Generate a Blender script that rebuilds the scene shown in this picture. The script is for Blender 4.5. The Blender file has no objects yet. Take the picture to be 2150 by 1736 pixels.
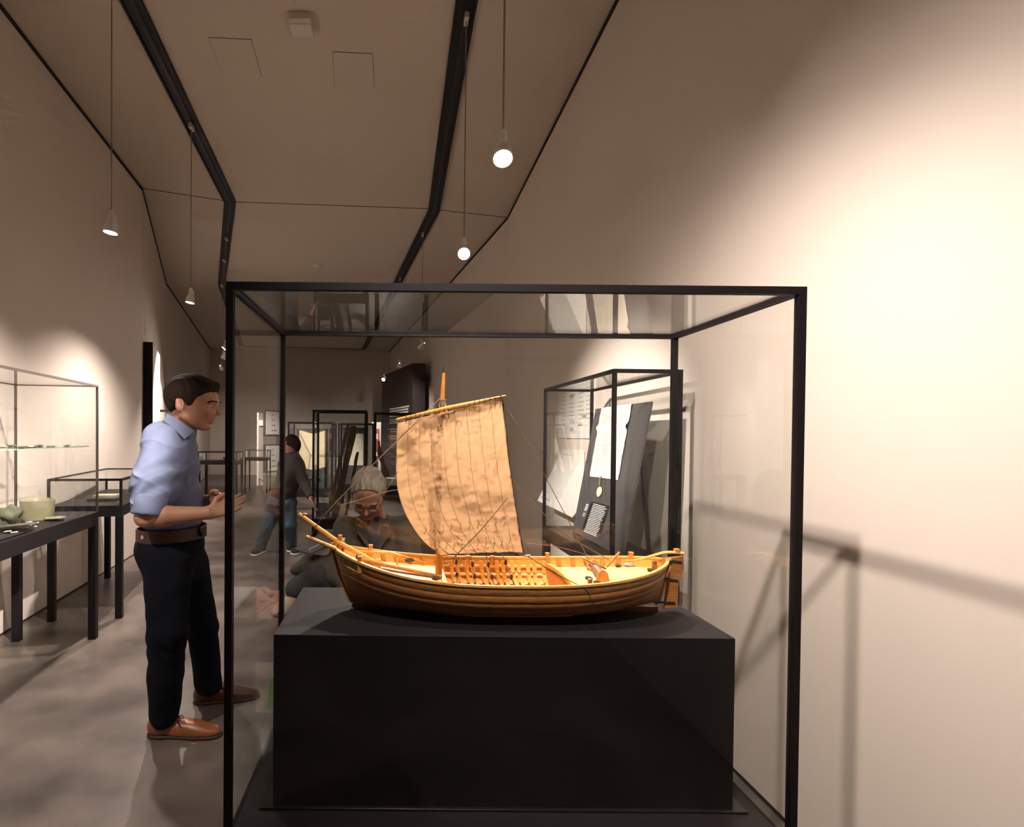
import bpy, math, random
import numpy as np
from mathutils import Vector, Matrix, noise
random.seed(7)
SC = bpy.context.scene
COL = SC.collection
R = math.radians

# ------------------------------------------------------------------ camera, world, exposure
W_PX, H_PX, F_PX, PPX, PPY = 2150, 1736, 1150.0, 835.0, 929.0
CAM_H = 1.45
PITCH, ROLL = -0.75, 0.50
cam_d = bpy.data.cameras.new('camera'); cam = bpy.data.objects.new('camera', cam_d); COL.objects.link(cam)
cam_d.sensor_width = 36; cam_d.lens = F_PX / W_PX * 36
cam_d.shift_x = (W_PX / 2 - PPX) / W_PX
cam_d.shift_y = (PPY - H_PX / 2) / W_PX
cam_d.clip_start = 0.02
CAM_M = Matrix.Translation((0, 0, CAM_H)) @ Matrix.Rotation(R(90 + PITCH), 4, 'X') @ Matrix.Rotation(R(ROLL), 4, 'Z')
cam.matrix_world = CAM_M
SC.camera = cam
SC.view_settings.view_transform = 'Standard'; SC.view_settings.look = 'None'
SC.view_settings.exposure = 0.42; SC.view_settings.gamma = 1.0; SC.view_settings.use_curve_mapping = False
SC.cycles.transparent_max_bounces = 48
SC.cycles.max_bounces = 8; SC.cycles.diffuse_bounces = 5; SC.cycles.glossy_bounces = 3
SC.cycles.use_adaptive_sampling = True; SC.cycles.adaptive_threshold = 0.1; SC.cycles.adaptive_min_samples = 20
SC.cycles.caustics_reflective = False; SC.cycles.caustics_refractive = False
SC.cycles.sample_clamp_indirect = 4.0
wd = bpy.data.worlds.new('world'); SC.world = wd; wd.use_nodes = True
wd.node_tree.nodes['Background'].inputs[0].default_value = (0.9, 0.75, 0.62, 1)
wd.node_tree.nodes['Background'].inputs[1].default_value = 0.02
LAMP_COL = (1.0, 0.86, 0.77)
CEIL = 4.45

def at(px, py, depth):
    """world point seen at a pixel of the 2150x1736 frame, at a depth (world y)"""
    d = CAM_M.to_3x3() @ Vector(((px - PPX) / F_PX, -(py - PPY) / F_PX, -1.0))
    return Vector((0, 0, CAM_H)) + d * (depth / d.y)

# ------------------------------------------------------------------ materials
MATS = {}
def mat(name, col, rough=0.5, metal=0.0, spec=0.5, bump=0.0, bscale=40.0, var=0.0, vscale=6.0, col2=None, stretch=None, emit=None, estr=0.0, detail=4.0, bdist=0.002):
    if name in MATS: return MATS[name]
    m = bpy.data.materials.new(name); m.use_nodes = True
    nt = m.node_tree; b = nt.nodes['Principled BSDF']
    b.inputs['Base Color'].default_value = (*col, 1); b.inputs['Roughness'].default_value = rough
    b.inputs['Metallic'].default_value = metal; b.inputs['Specular IOR Level'].default_value = spec
    tc = None
    def coords():
        t = nt.nodes.new('ShaderNodeTexCoord'); mp = nt.nodes.new('ShaderNodeMapping')
        nt.links.new(t.outputs['Object'], mp.inputs[0])
        if stretch: mp.inputs['Scale'].default_value = stretch
        return mp.outputs[0]
    if var > 0 or col2 is not None or bump > 0: tc = coords()
    if var > 0 or col2 is not None:
        n = nt.nodes.new('ShaderNodeTexNoise'); n.inputs['Scale'].default_value = vscale; n.inputs['Detail'].default_value = detail
        nt.links.new(tc, n.inputs['Vector'])
        rp = nt.nodes.new('ShaderNodeValToRGB')
        c2 = col2 if col2 is not None else tuple(max(0, c * (1 - var)) for c in col)
        rp.color_ramp.elements[0].position = 0.32; rp.color_ramp.elements[1].position = 0.68
        rp.color_ramp.elements[0].color = (*c2, 1); rp.color_ramp.elements[1].color = (*col, 1)
        nt.links.new(n.outputs['Fac'], rp.inputs[0]); nt.links.new(rp.outputs[0], b.inputs['Base Color'])
    if bump > 0:
        n = nt.nodes.new('ShaderNodeTexNoise'); n.inputs['Scale'].default_value = bscale; n.inputs['Detail'].default_value = 5
        nt.links.new(tc, n.inputs['Vector'])
        bp = nt.nodes.new('ShaderNodeBump'); bp.inputs['Strength'].default_value = bump; bp.inputs['Distance'].default_value = bdist
        nt.links.new(n.outputs['Fac'], bp.inputs['Height']); nt.links.new(bp.outputs[0], b.inputs['Normal'])
    if emit is not None:
        b.inputs['Emission Color'].default_value = (*emit, 1); b.inputs['Emission Strength'].default_value = estr
    MATS[name] = m
    return m

def glass_mat(name, tint=(0.985, 0.99, 0.985), f0=0.026):
    m = bpy.data.materials.new(name); m.use_nodes = True; nt = m.node_tree
    for n in list(nt.nodes):
        if n.type != 'OUTPUT_MATERIAL': nt.nodes.remove(n)
    out = [n for n in nt.nodes if n.type == 'OUTPUT_MATERIAL'][0]
    tr = nt.nodes.new('ShaderNodeBsdfTransparent'); tr.inputs[0].default_value = (*tint, 1)
    gl = nt.nodes.new('ShaderNodeBsdfGlossy'); gl.inputs['Roughness'].default_value = 0.0; gl.inputs[0].default_value = (1, 1, 1, 1)
    lw = nt.nodes.new('ShaderNodeLayerWeight'); lw.inputs['Blend'].default_value = 0.5
    pw = nt.nodes.new('ShaderNodeMath'); pw.operation = 'POWER'; pw.inputs[1].default_value = 5
    ml = nt.nodes.new('ShaderNodeMath'); ml.operation = 'MULTIPLY_ADD'; ml.inputs[1].default_value = 1 - f0; ml.inputs[2].default_value = f0
    mx = nt.nodes.new('ShaderNodeMixShader')
    nt.links.new(lw.outputs['Facing'], pw.inputs[0]); nt.links.new(pw.outputs[0], ml.inputs[0]); nt.links.new(ml.outputs[0], mx.inputs[0])
    nt.links.new(tr.outputs[0], mx.inputs[1]); nt.links.new(gl.outputs[0], mx.inputs[2]); nt.links.new(mx.outputs[0], out.inputs[0])
    return m

def wood(name, light, dark, rough=0.45, grain=(14, 90, 90), spec=0.4, scale=4.0):
    return mat(name, light, rough, spec=spec, col2=dark, vscale=scale, stretch=grain, bump=0.15, bscale=8, detail=6, bdist=0.0006)

M_WALL = mat('plaster_wall', (0.78, 0.70, 0.625), 0.85, bump=0.06, bscale=60, var=0.035, vscale=1.3, spec=0.2)
M_CEIL = mat('plaster_ceiling', (0.68, 0.595, 0.50), 0.9, bump=0.05, bscale=50, var=0.04, vscale=0.8, spec=0.2)
M_FLOOR = mat('polished_concrete', (0.21, 0.173, 0.15), 0.34, col2=(0.075, 0.062, 0.055), vscale=2.6, bump=0.12, bscale=9, spec=0.5, detail=11)
M_BLACK = mat('black_steel', (0.008, 0.006, 0.007), 0.5, spec=0.22)
M_TRACK = mat('black_track', (0.010, 0.008, 0.009), 0.5)
M_RAIL = mat('track_rail', (0.05, 0.045, 0.045), 0.35, metal=0.6)
M_GAP = mat('dark_gap', (0.02, 0.017, 0.015), 0.8)
M_SLAB = mat('black_lacquer', (0.012, 0.010, 0.011), 0.42, spec=0.25)
M_PLINTH = mat('plinth_black', (0.011, 0.0095, 0.0105), 0.55, spec=0.15, bump=0.03, bscale=200)
M_GREY = mat('grey_board', (0.07, 0.066, 0.068), 0.7, spec=0.25, bump=0.03, bscale=200)
M_STEELGREY = mat('bronze_steel', (0.17, 0.14, 0.125), 0.35, metal=0.7)
M_WHITE = mat('white_board', (0.85, 0.83, 0.80), 0.6)
M_LAMPW = mat('white_lamp', (0.72, 0.68, 0.62), 0.4)
M_CABLE = mat('grey_cable', (0.30, 0.25, 0.20), 0.6)
M_LENS = mat('lamp_lens', (1, 1, 1), 0.3, emit=(1.0, 0.93, 0.86), estr=28)
M_LENSDIM = mat('lamp_lens_side', (1, 1, 1), 0.3, emit=(1.0, 0.93, 0.86), estr=9)
M_GLASS = glass_mat('clear_glass')
M_GREENGLASS = mat('green_edge_glass', (0.35, 0.55, 0.48), 0.1)
M_HULL = wood('hull_wood', (0.46, 0.20, 0.055), (0.30, 0.115, 0.03), grain=(8, 60, 60))
M_HULL2 = wood('hull_wood_warm', (0.40, 0.18, 0.054), (0.24, 0.10, 0.03), grain=(9, 55, 55))
M_PALE = wood('pale_wood', (0.80, 0.43, 0.10), (0.66, 0.31, 0.06), grain=(10, 70, 70))
M_DECK = wood('deck_wood', (0.86, 0.56, 0.22), (0.75, 0.44, 0.15), grain=(10, 60, 60))
M_ORANGE = wood('orange_wood', (0.62, 0.27, 0.06), (0.46, 0.17, 0.035), grain=(30, 30, 8))
M_BROWNW = wood('brown_wood', (0.26, 0.12, 0.045), (0.15, 0.065, 0.025))
M_ROPE = mat('hemp_rope', (0.23, 0.15, 0.085), 0.9, bump=0.4, bscale=900)
M_DROPE = mat('tarred_rope', (0.07, 0.042, 0.025), 0.9, bump=0.4, bscale=900)
M_IRON = mat('wrought_iron', (0.045, 0.032, 0.026), 0.6, metal=0.4)
M_PARCH = mat('parchment', (0.78, 0.66, 0.46), 0.8, var=0.16, vscale=7, bump=0.2, bscale=25)
M_PARCHL = mat('pale_parchment', (0.86, 0.79, 0.66), 0.8, var=0.10, vscale=9, bump=0.2, bscale=25)
M_INK = mat('faded_ink', (0.42, 0.33, 0.22), 0.9)
M_PRINT = mat('dark_print', (0.20, 0.18, 0.17), 0.8)
M_PRINTG = mat('grey_print', (0.52, 0.50, 0.48), 0.8)
M_PRINTW = mat('white_print', (0.88, 0.86, 0.83), 0.7)
M_PANELB = mat('text_panel_black', (0.022, 0.017, 0.017), 0.3, spec=0.3)
M_CARDB = mat('matt_black_card', (0.02, 0.018, 0.018), 0.7, spec=0.15)

# ------------------------------------------------------------------ scene graph helpers
ORIGIN = {}
def thing(name, label, cat, loc=(0, 0, 0), group=None):
    o = bpy.data.objects.new(name, None); COL.objects.link(o); o.location = loc; o.empty_display_size = 0.1
    o['label'] = label; o['category'] = cat
    if group: o['group'] = group
    ORIGIN[o.name] = Vector(loc)
    return o

def tag(o, label, cat, group=None):
    o['label'] = label; o['category'] = cat
    if group: o['group'] = group
    return o

class MB:
    def __init__(s): s.v = []; s.f = []
    def add(s, vs, fs):
        n = len(s.v); s.v += [tuple(v) for v in vs]; s.f += [tuple(i + n for i in f) for f in fs]; return s
    def hexa(s, p):   # 8 points: bottom 4 ccw, top 4 ccw
        return s.add(p, [(3, 2, 1, 0), (4, 5, 6, 7), (0, 1, 5, 4), (1, 2, 6, 5), (2, 3, 7, 6), (3, 0, 4, 7)])
    def box(s, c, size, rotz=0.0, M=None):
        hx, hy, hz = (d / 2 for d in size); cs, sn = math.cos(rotz), math.sin(rotz)
        p = []
        for z in (-hz, hz):
            for x, y in ((-hx, -hy), (hx, -hy), (hx, hy), (-hx, hy)):
                if M is None: p.append((c[0] + x * cs - y * sn, c[1] + x * sn + y * cs, c[2] + z))
                else: p.append(tuple(Vector(c) + M @ Vector((x, y, z))))
        return s.hexa(p)
    def ab(s, lo, hi): return s.box([(a + b) / 2 for a, b in zip(lo, hi)], [abs(b - a) for a, b in zip(lo, hi)])
    def bar(s, p0, p1, w, h, up=(0, 0, 1)):
        p0, p1 = Vector(p0), Vector(p1); t = (p1 - p0).normalized(); up = Vector(up)
        sd = t.cross(up)
        if sd.length < 1e-5: sd = t.cross(Vector((1, 0, 0)))
        sd.normalize(); u = sd.cross(t).normalized()
        q = []
        for p in (p0, p1): q += [p - sd * w / 2 - u * h / 2, p + sd * w / 2 - u * h / 2, p + sd * w / 2 + u * h / 2, p - sd * w / 2 + u * h / 2]
        return s.add(q, [(0, 3, 2, 1), (4, 5, 6, 7), (0, 1, 5, 4), (1, 2, 6, 5), (2, 3, 7, 6), (3, 0, 4, 7)])
    def sweep(s, path, w, h, up=(0, 0, 1), n=4, closed=False):
        """rectangular (n=4) or round tube along a path; w,h may be functions of 0..1"""
        P = [Vector(p) for p in path]; m = len(P); base = len(s.v); up0 = Vector(up)
        for i, p in enumerate(P):
            a, b = P[(i - 1) % m] if closed else P[max(i - 1, 0)], P[(i + 1) % m] if closed else P[min(i + 1, m - 1)]
            t = (b - a).normalized(); sd = t.cross(up0)
            if sd.length < 1e-4: sd = t.cross(Vector((0.3, 1, 0.1)))
            sd.normalize(); u = sd.cross(t).normalized(); k = i / max(m - 1, 1)
            ww = w(k) if callable(w) else w; hh = h(k) if callable(h) else h
            for j in range(n):
                if n == 4: cx, cy = ((-.5, -.5), (.5, -.5), (.5, .5), (-.5, .5))[j]
                else: an = 2 * math.pi * j / n; cx, cy = .5 * math.cos(an), .5 * math.sin(an)
                s.v.append(tuple(p + sd * cx * ww + u * cy * hh))
        for i in range(m if closed else m - 1):
            i2 = (i + 1) % m
            for j in range(n):
                j2 = (j + 1) % n
                s.f.append((base + i * n + j, base + i * n + j2, base + i2 * n + j2, base + i2 * n + j))
        if not closed:
            s.f.append(tuple(base + j for j in reversed(range(n)))); s.f.append(tuple(base + (m - 1) * n + j for j in range(n)))
        return s
    def tube(s, path, r, n=8, closed=False):
        d = (lambda k: 2 * r(k)) if callable(r) else 2 * r
        return s.sweep(path, d, d, n=n, closed=closed)
    def lathe(s, prof, c=(0, 0, 0), n=20, M=None, cap=True):
        base = len(s.v); c = Vector(c)
        for r, z in prof:
            for j in range(n):
                a = 2 * math.pi * j / n; v = Vector((r * math.cos(a), r * math.sin(a), z))
                s.v.append(tuple(c + (M @ v if M is not None else v)))
        for i in range(len(prof) - 1):
            for j in range(n):
                j2 = (j + 1) % n
                s.f.append((base + i * n + j, base + i * n + j2, base + (i + 1) * n + j2, base + (i + 1) * n + j))
        if cap:
            s.f.append(tuple(base + j for j in reversed(range(n)))); s.f.append(tuple(base + (len(prof) - 1) * n + j for j in range(n)))
        return s
    def prism(s, poly, off):
        """poly: list of 3D points; extruded by vector off"""
        n = len(poly); off = Vector(off); p = [Vector(q) for q in poly]
        return s.add(p + [q + off for q in p], [tuple(reversed(range(n))), tuple(range(n, 2 * n))] + [(i, (i + 1) % n, n + (i + 1) % n, n + i) for i in range(n)])
    def grid(s, fn, nu, nv, flip=False):
        base = len(s.v)
        for j in range(nv + 1):
            for i in range(nu + 1): s.v.append(tuple(fn(i / nu, j / nv)))
        for j in range(nv):
            for i in range(nu):
                a = base + j * (nu + 1) + i; q = (a, a + 1, a + nu + 2, a + nu + 1)
                s.f.append(tuple(reversed(q)) if flip else q)
        return s
    def blob(s, c, r, M=None, nu=14, nv=9, jag=0.0, seed=0):
        prof = []
        base = len(s.v); c = Vector(c)
        for i in range(nv + 1):
            ph = math.pi * i / nv
            for j in range(nu):
                th = 2 * math.pi * j / nu
                d = Vector((math.sin(ph) * math.cos(th), math.sin(ph) * math.sin(th), math.cos(ph)))
                k = 1 + (jag * noise.noise(d * 1.7 + Vector((seed * 3.1, seed, 0))) if jag else 0)
                v = Vector((d.x * r[0], d.y * r[1], d.z * r[2])) * k
                s.v.append(tuple(c + (M @ v if M is not None else v)))
        for i in range(nv):
            for j in range(nu):
                j2 = (j + 1) % nu
                s.f.append((base + i * nu + j, base + (i + 1) * nu + j, base + (i + 1) * nu + j2, base + i * nu + j2))
        return s
    def build(s, name, m, parent=None, smooth=False, bevel=0.0, auto=None, loc=None):
        me = bpy.data.meshes.new(name)
        if parent is not None: o0 = ORIGIN[parent.name]
        elif loc is not None: o0 = Vector(loc)
        else:
            a = np.array(s.v); o0 = Vector(((a[:, 0].min() + a[:, 0].max()) / 2, (a[:, 1].min() + a[:, 1].max()) / 2, a[:, 2].min()))
        me.from_pydata([(x - o0.x, y - o0.y, z - o0.z) for x, y, z in s.v], [], s.f); me.update()
        me.materials.append(m)
        o = bpy.data.objects.new(name, me); COL.objects.link(o)
        if parent is not None: o.parent = parent
        else: o.location = o0
        ORIGIN[o.name] = o0
        if smooth:
            me.polygons.foreach_set('use_smooth', [True] * len(me.polygons))
            if auto is not None:
                try: me.set_sharp_from_angle(angle=R(auto))
                except Exception: pass
        if bevel > 0:
            b = o.modifiers.new('bevel', 'BEVEL'); b.width = bevel; b.segments = 2; b.limit_method = 'ANGLE'
        return o

def structure(o): o['kind'] = 'structure'; return o
def lerp(a, b, t): return a + (b - a) * t
def smooth_path(pts, n=24):
    """Catmull-Rom through points"""
    P = [Vector(p) for p in pts]; P = [P[0] * 2 - P[1]] + P + [P[-1] * 2 - P[-2]]
    out = []; segs = len(P) - 3
    for i in range(segs):
        p0, p1, p2, p3 = P[i:i + 4]; k = max(2, n // segs)
        for j in range(k):
            t = j / k
            out.append(0.5 * ((2 * p1) + (p2 - p0) * t + (2 * p0 - 5 * p1 + 4 * p2 - p3) * t * t + (3 * p1 - p0 - 3 * p2 + p3) * t ** 3))
    out.append(P[-2]); return out

# ------------------------------------------------------------------ the room
LEFT = [(-0.93, -12.0), (-3.16, 6.75), (-4.66, 11.0), (-6.65, 19.4)]
RIGHT = [(1.48, -12.0), (1.48, 7.55), (-0.34, 19.8)]
def wall(name, pts, out):
    m = MB(); n = len(pts); z0, z1 = 0, CEIL
    o = [(x + out[0], y + out[1]) for x, y in pts]
    for i in range(n - 1):
        a, b, c, d = pts[i], pts[i + 1], o[i + 1], o[i]
        q = [a, b, c, d]
        m.hexa([(x, y, z0) for x, y in q] + [(x, y, z1) for x, y in q])
    return structure(m.build(name, M_WALL, loc=(0, 0, 0)))
wall('wall_left', LEFT, (-0.25, 0)); wall('wall_right', RIGHT, (0.25, 0))
wall('wall_back', [(-6.9, 19.4 - 0.02), (-0.05, 19.82)], (0, 0.25)); wall('wall_front', [(-2.2, -12.0), (1.8, -12.0)], (0, -0.25))
fl = [(-2.3, -12.3), (1.8, -12.3), (1.8, 8), (0, 20.2), (-7, 20.2), (-7, 11), (-3.6, 6.7)]
structure(MB().prism([(x, y, -0.2) for x, y in fl], (0, 0, 0.2)).build('floor', M_FLOOR, loc=(0, 0, 0)))
structure(MB().prism([(x, y, CEIL) for x, y in fl], (0, 0, 0.2)).build('ceiling', M_CEIL, loc=(0, 0, 0)))
def strip(name, pts, dx, z0, z1, w):
    m = MB()
    for (a, b) in zip(pts[:-1], pts[1:]):
        m.hexa([(a[0], a[1], z0), (a[0] + dx * w, a[1], z0), (b[0] + dx * w, b[1], z0), (b[0], b[1], z0), (a[0], a[1], z1), (a[0] + dx * w, a[1], z1), (b[0] + dx * w, b[1], z1), (b[0], b[1], z1)])
    return structure(m.build(name, M_GAP, loc=(0, 0, 0)))
strip('trim_1', LEFT, 1, CEIL - 0.03, CEIL, 0.012); strip('trim_2', RIGHT, -1, CEIL - 0.03, CEIL, 0.012)  # near-black strips: shade of the gap under the ceiling, put into colour
strip('floor_shade_left', LEFT, 1, 0, 0.012, 0.006); strip('floor_shade_right', RIGHT, -1, 0, 0.012, 0.006)  # same along the floor: the shadow gap as a dark-coloured strip
# tracks in the ceiling
TL = [(-1.14, -3.6), (-2.19, 7.1), (-3.55, 11.0), (-5.35, 18.7)]
TR = [(0.43, -3.6), (0.455, 7.3), (-1.22, 19.2)]
def interp(tr, y):
    for (a, b) in zip(tr[:-1], tr[1:]):
        if a[1] <= y <= b[1] or b is tr[-1]: return lerp(a[0], b[0], (y - a[1]) / (b[1] - a[1]))
    return tr[0][0]
def track(name, pts, lab):
    root = thing(name, lab, 'lighting track', (pts[0][0], pts[0][1], CEIL - 0.03))
    for k, (off, w, z, m, nm) in enumerate([(0, 0.15, 0.012, M_TRACK, 'channel'), (-0.068, 0.014, 0.03, M_TRACK, 'edge_profile'), (0.068, 0.014, 0.03, M_TRACK, 'edge_profile'), (0.005, 0.03, 0.022, M_RAIL, 'conductor_rail')]):
        mb = MB(); q0 = []; q1 = []
        for i, p in enumerate(pts):
            q0.append((p[0] + off - w / 2, p[1])); q1.append((p[0] + off + w / 2, p[1]))
        for i in range(len(pts) - 1):
            q = [q0[i], q1[i], q1[i + 1], q0[i + 1]]
            mb.hexa([(x, y, CEIL - z) for x, y in q] + [(x, y, CEIL) for x, y in q])
        mb.build(nm, m, root)
    return root
track('lighting_track', TL, 'black recessed ceiling track bending twice along the wall with the glass tables')
track('lighting_track', TR, 'black recessed ceiling track bending once, running above the ship model wall')
structure(MB().bar((TL[-1][0], 18.7, CEIL - 0.006), (TR[-1][0], 19.2, CEIL - 0.006), 0.05, 0.012).build('trim_3', M_TRACK))
for i, (a, b) in enumerate([((-3.16, 6.75), (-2.27, 7.08)), ((-2.12, 7.12), (0.38, 7.28)), ((0.53, 7.32), (1.48, 7.55))]):
    structure(MB().bar((*a, CEIL - 0.001), (*b, CEIL - 0.001), 0.012, 0.004).build('trim_%d' % (4 + i), M_GAP))
# smoke detectors and access panels
def detector(px, py, lab, square=False):
    d = CAM_H; p = at(px, py, 5); k = (CEIL - CAM_H) / (p.z - CAM_H); c = Vector((p.x * k, p.y * k, CEIL))
    r = thing('smoke_detector' if not square else 'ceiling_sensor', lab, 'detector', (c.x, c.y, CEIL - 0.05))
    if square:
        MB().box((c.x, c.y, CEIL - 0.03), (0.16, 0.2, 0.06)).build('housing', M_CEIL, r, bevel=0.008)
        MB().box((c.x, c.y, CEIL - 0.063), (0.15, 0.12, 0.008)).build('cover', M_LAMPW, r)
    else:
        MB().lathe([(0.085, 0.05), (0.085, 0.03), (0.06, 0.012), (0.05, 0.0)], (c.x, c.y, CEIL - 0.05), 24).build('housing', M_LAMPW, r, smooth=True, auto=40)
        MB().lathe([(0.02, 0.012), (0.02, 0)], (c.x, c.y, CEIL - 0.06), 12).build('sensor_tip', M_CEIL, r)
detector(633, 45, 'small square beige sensor box on the ceiling between the tracks', True)
detector(668, 557, 'round white smoke detector on the far ceiling panel')
def hatch(pts, lab):
    q = []
    for px, py in pts:
        p = at(px, py, 5); k = (CEIL - CAM_H) / (p.z - CAM_H); q.append(Vector((p.x * k, p.y * k, CEIL)))
    r = thing('access_hatch', lab, 'hatch', q[0])
    c = sum(q, Vector()) / 4
    a = MB().prism([(v.x, v.y, CEIL - 0.002) for v in q], (0, 0, 0.002)); a.build('hatch_gap', M_GAP, r)
    MB().prism([(v.x, v.y, CEIL - 0.004) for v in [c + (p - c) * 0.986 for p in q]], (0, 0, 0.004)).build('hatch_door', M_CEIL, r)
hatch([(698, 108), (782, 112), (786, 186), (702, 182)], 'flush square access hatch in the ceiling between the tracks')
hatch([(437, 78), (528, 82), (550, 162), (466, 157)], 'flush slanted access hatch in the ceiling beside the long bent track')
# ------------------------------------------------------------------ pendant spotlights
def spot(name, pos, aim, power, cone, blend=0.35, radius=0.03):
    l = bpy.data.lights.new(name, 'SPOT'); l.energy = power; l.spot_size = R(cone); l.spot_blend = blend; l.shadow_soft_size = radius; l.color = LAMP_COL
    o = bpy.data.objects.new(name, l); COL.objects.link(o); o.location = pos
    o.rotation_euler = (Vector(aim) - Vector(pos)).to_track_quat('-Z', 'Y').to_euler()
    return o
LAMPS = []
def lamp(x, y, z, aim, power, cone, lab, tr=None, blend=0.35, r=0.045, dim=False, radius=0.03):
    root = thing('pendant_spotlight', lab, 'spotlight', (x, y, z), 'white pendant spotlights')
    d = (Vector(aim) - Vector((x, y, z))).normalized(); M = d.to_track_quat('Z', 'Y').to_matrix()
    tx = x
    MB().box((tx, y, CEIL - 0.045), (0.03, 0.09, 0.045)).build('track_adapter', M_LAMPW, root, bevel=0.004)
    MB().tube([(x, y, CEIL - 0.06), (x, y, z + 0.10)], 0.0045, 6).build('cable', M_CABLE, root)
    MB().lathe([(0.012, 0.10), (0.017, 0.085), (0.017, 0.05)], (x, y, z), 12).build('cable_socket', M_LAMPW, root, smooth=True, auto=40)
    c = Vector((x, y, z))
    MB().lathe([(0.010, -0.075), (0.022, -0.068), (0.026, -0.035), (r * .85, -0.01), (r, 0.045), (r * 0.93, 0.046), (r * .8, 0.02)], c, 20, M, cap=False).build('shade', M_LAMPW, root, smooth=True, auto=50)
    MB().tube([c + Vector((0, 0, 0.06)), c - d * 0.06], 0.006, 6).build('swivel_arm', M_LAMPW, root)
    MB().lathe([(r * .9, 0.036), (r * .6, 0.043), (0.004, 0.046)], c, 20, M).build('lens', M_LENSDIM if dim else M_LENS, root, smooth=True)
    s = spot('spot_light', c + d * 0.06, aim, power, cone, blend, radius); s.parent = root; s.matrix_parent_inverse = Matrix.Translation(c).inverted()
    return root
# above the case, out of view: their beams draw the frame's shadows on the wall
lamp(0.05, 0.42, 2.74, (1.48, 2.50, 0.45), 152, 100, 'white pendant spotlight in front of the ship model case, aimed at the wall', blend=1.0, radius=0.018)
lamp(0.05, 1.32, 2.80, (1.48, 2.45, 0.35), 130, 104, 'white pendant spotlight directly over the ship model case', blend=1.0, radius=0.018)
lamp(0.46, 2.47, 2.72, (0.28, 1.48, 1.05), 165, 50, 'white pendant spotlight just behind the ship model case, shining towards it', radius=0.015)
lamp(0.46, 3.92, 2.76, (0.20, 1.5, 1.10), 290, 30, 'white pendant spotlight on a long cable beside the document case', radius=0.015)
lamp(interp(TR, 8.1), 8.1, 2.77, (-1.5, 10.6, 0.85), 700, 44, 'white pendant spotlight past the bend in the ceiling, facing the parchment case', blend=0.8)
lamp(interp(TR, 10.4), 10.4, 2.78, (-0.1, 13.6, 1.5), 300, 56, 'white pendant spotlight in front of the tall black text panel', blend=.8)
lamp(interp(TR, 12.9), 12.9, 2.78, (-1.7, 10.6, 0.8), 200, 90, 'white pendant spotlight close to the black text panel, glowing brightly')
lamp(interp(TL, 3.51), 3.51, 2.77, (-2.15, 3.4, 0.0), 170, 128, 'white pendant spotlight over the tall glass table with pottery', dim=True, blend=1.0)
lamp(interp(TL, 5.32), 5.32, 2.76, (-2.45, 5.1, 0.0), 230, 128, 'white pendant spotlight over the low glass table case', dim=True, blend=1.0)
lamp(interp(TL, 8.35), 8.35, 2.78, (-3.9, 7.9, 1.2), 220, 95, 'white pendant spotlight beside the tall white wall panel')
lamp(interp(TL, 9.4), 9.4, 2.78, (-4.1, 9.6, 0.9), 150, 90, 'white pendant spotlight hanging second past the track bend', dim=True)
lamp(interp(TL, 11.0), 11.0, 2.78, (-3.6, 15.2, 1.05), 1300, 34, 'white pendant spotlight at the second bend of the track', blend=.9)
lamp(interp(TL, 14.4), 14.4, 2.78, (-4.6, 16.8, 0.9), 130, 90, 'white pendant spotlight deep in the hall above the small glass table', blend=.7)
lamp(interp(TL, 0.9), 0.9, 2.77, (-1.9, 2.2, 0.2), 110, 80, 'white pendant spotlight at the head of the tall glass table', dim=True, blend=.6)
lamp(interp(TL, 1.7), 1.7, 2.77, (1.38, 3.75, 1.22), 1350, 34, 'white pendant spotlight across the aisle aimed at the document case', dim=True, radius=0.02, blend=1.0)
lamp(0.44, 0.9, 2.77, (-2.72, 2.85, 0.95), 1500, 36, 'white pendant spotlight across the aisle aimed at the pottery table', radius=0.02, blend=.9)
# ------------------------------------------------------------------ display cases
def vitrine(name, lab, cat, origin, yaw, w, d, z_under, slab_t, z_top, bar, leg=0.05, group=None, shelf=None, legs=True, m_frame=None, m_slab=None, leg_inset=0.0, base_rails=False):
    m_frame = m_frame or M_BLACK; m_slab = m_slab or M_SLAB
    cs, sn = math.cos(yaw), math.sin(yaw)
    def L(x, y, z): return Vector((origin[0] + x * cs - y * sn, origin[1] + x * sn + y * cs, z))
    root = thing(name, lab, cat, (origin[0], origin[1], 0), group); root['_yaw'] = yaw
    zs = z_under + slab_t
    def bx(nm, x0, x1, y0, y1, z0, z1, m, bevel=0.0):
        mb = MB(); mb.hexa([L(x, y, z0) for x, y in ((x0, y0), (x1, y0), (x1, y1), (x0, y1))] + [L(x, y, z1) for x, y in ((x0, y0), (x1, y0), (x1, y1), (x0, y1))])
        return mb.build(nm, m, root, bevel=bevel)
    bx('base_slab', 0, w, 0, d, z_under, zs, m_slab, 0.002)
    if legs:
        for x in (leg_inset, w - leg - leg_inset):
            for y in (leg_inset, d - leg - leg_inset): bx('leg', x, x + leg, y, y + leg, 0, z_under, M_BLACK, 0.002)
    b = bar
    for x in (0, w - b):
        for y in (0, d - b): bx('corner_post', x, x + b, y, y + b, zs, z_top, m_frame)
    for y in (0, d - b): bx('top_rail', b, w - b, y, y + b, z_top - b, z_top, m_frame)
    for x in (0, w - b): bx('top_rail', x, x + b, b, d - b, z_top - b, z_top, m_frame)
    g = 0.005; i = b * 0.3
    bx('glass_pane', b, w - b, i, i + g, zs, z_top - b, M_GLASS); bx('glass_pane', b, w - b, d - i - g, d - i, zs, z_top - b, M_GLASS)
    bx('glass_pane', i, i + g, b, d - b, zs, z_top - b, M_GLASS); bx('glass_pane', w - i - g, w - i, b, d - b, zs, z_top - b, M_GLASS)
    bx('glass_pane', b, w - b, b, d - b, z_top - i - g, z_top - i, M_GLASS)
    return root, L, bx, zs
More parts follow.
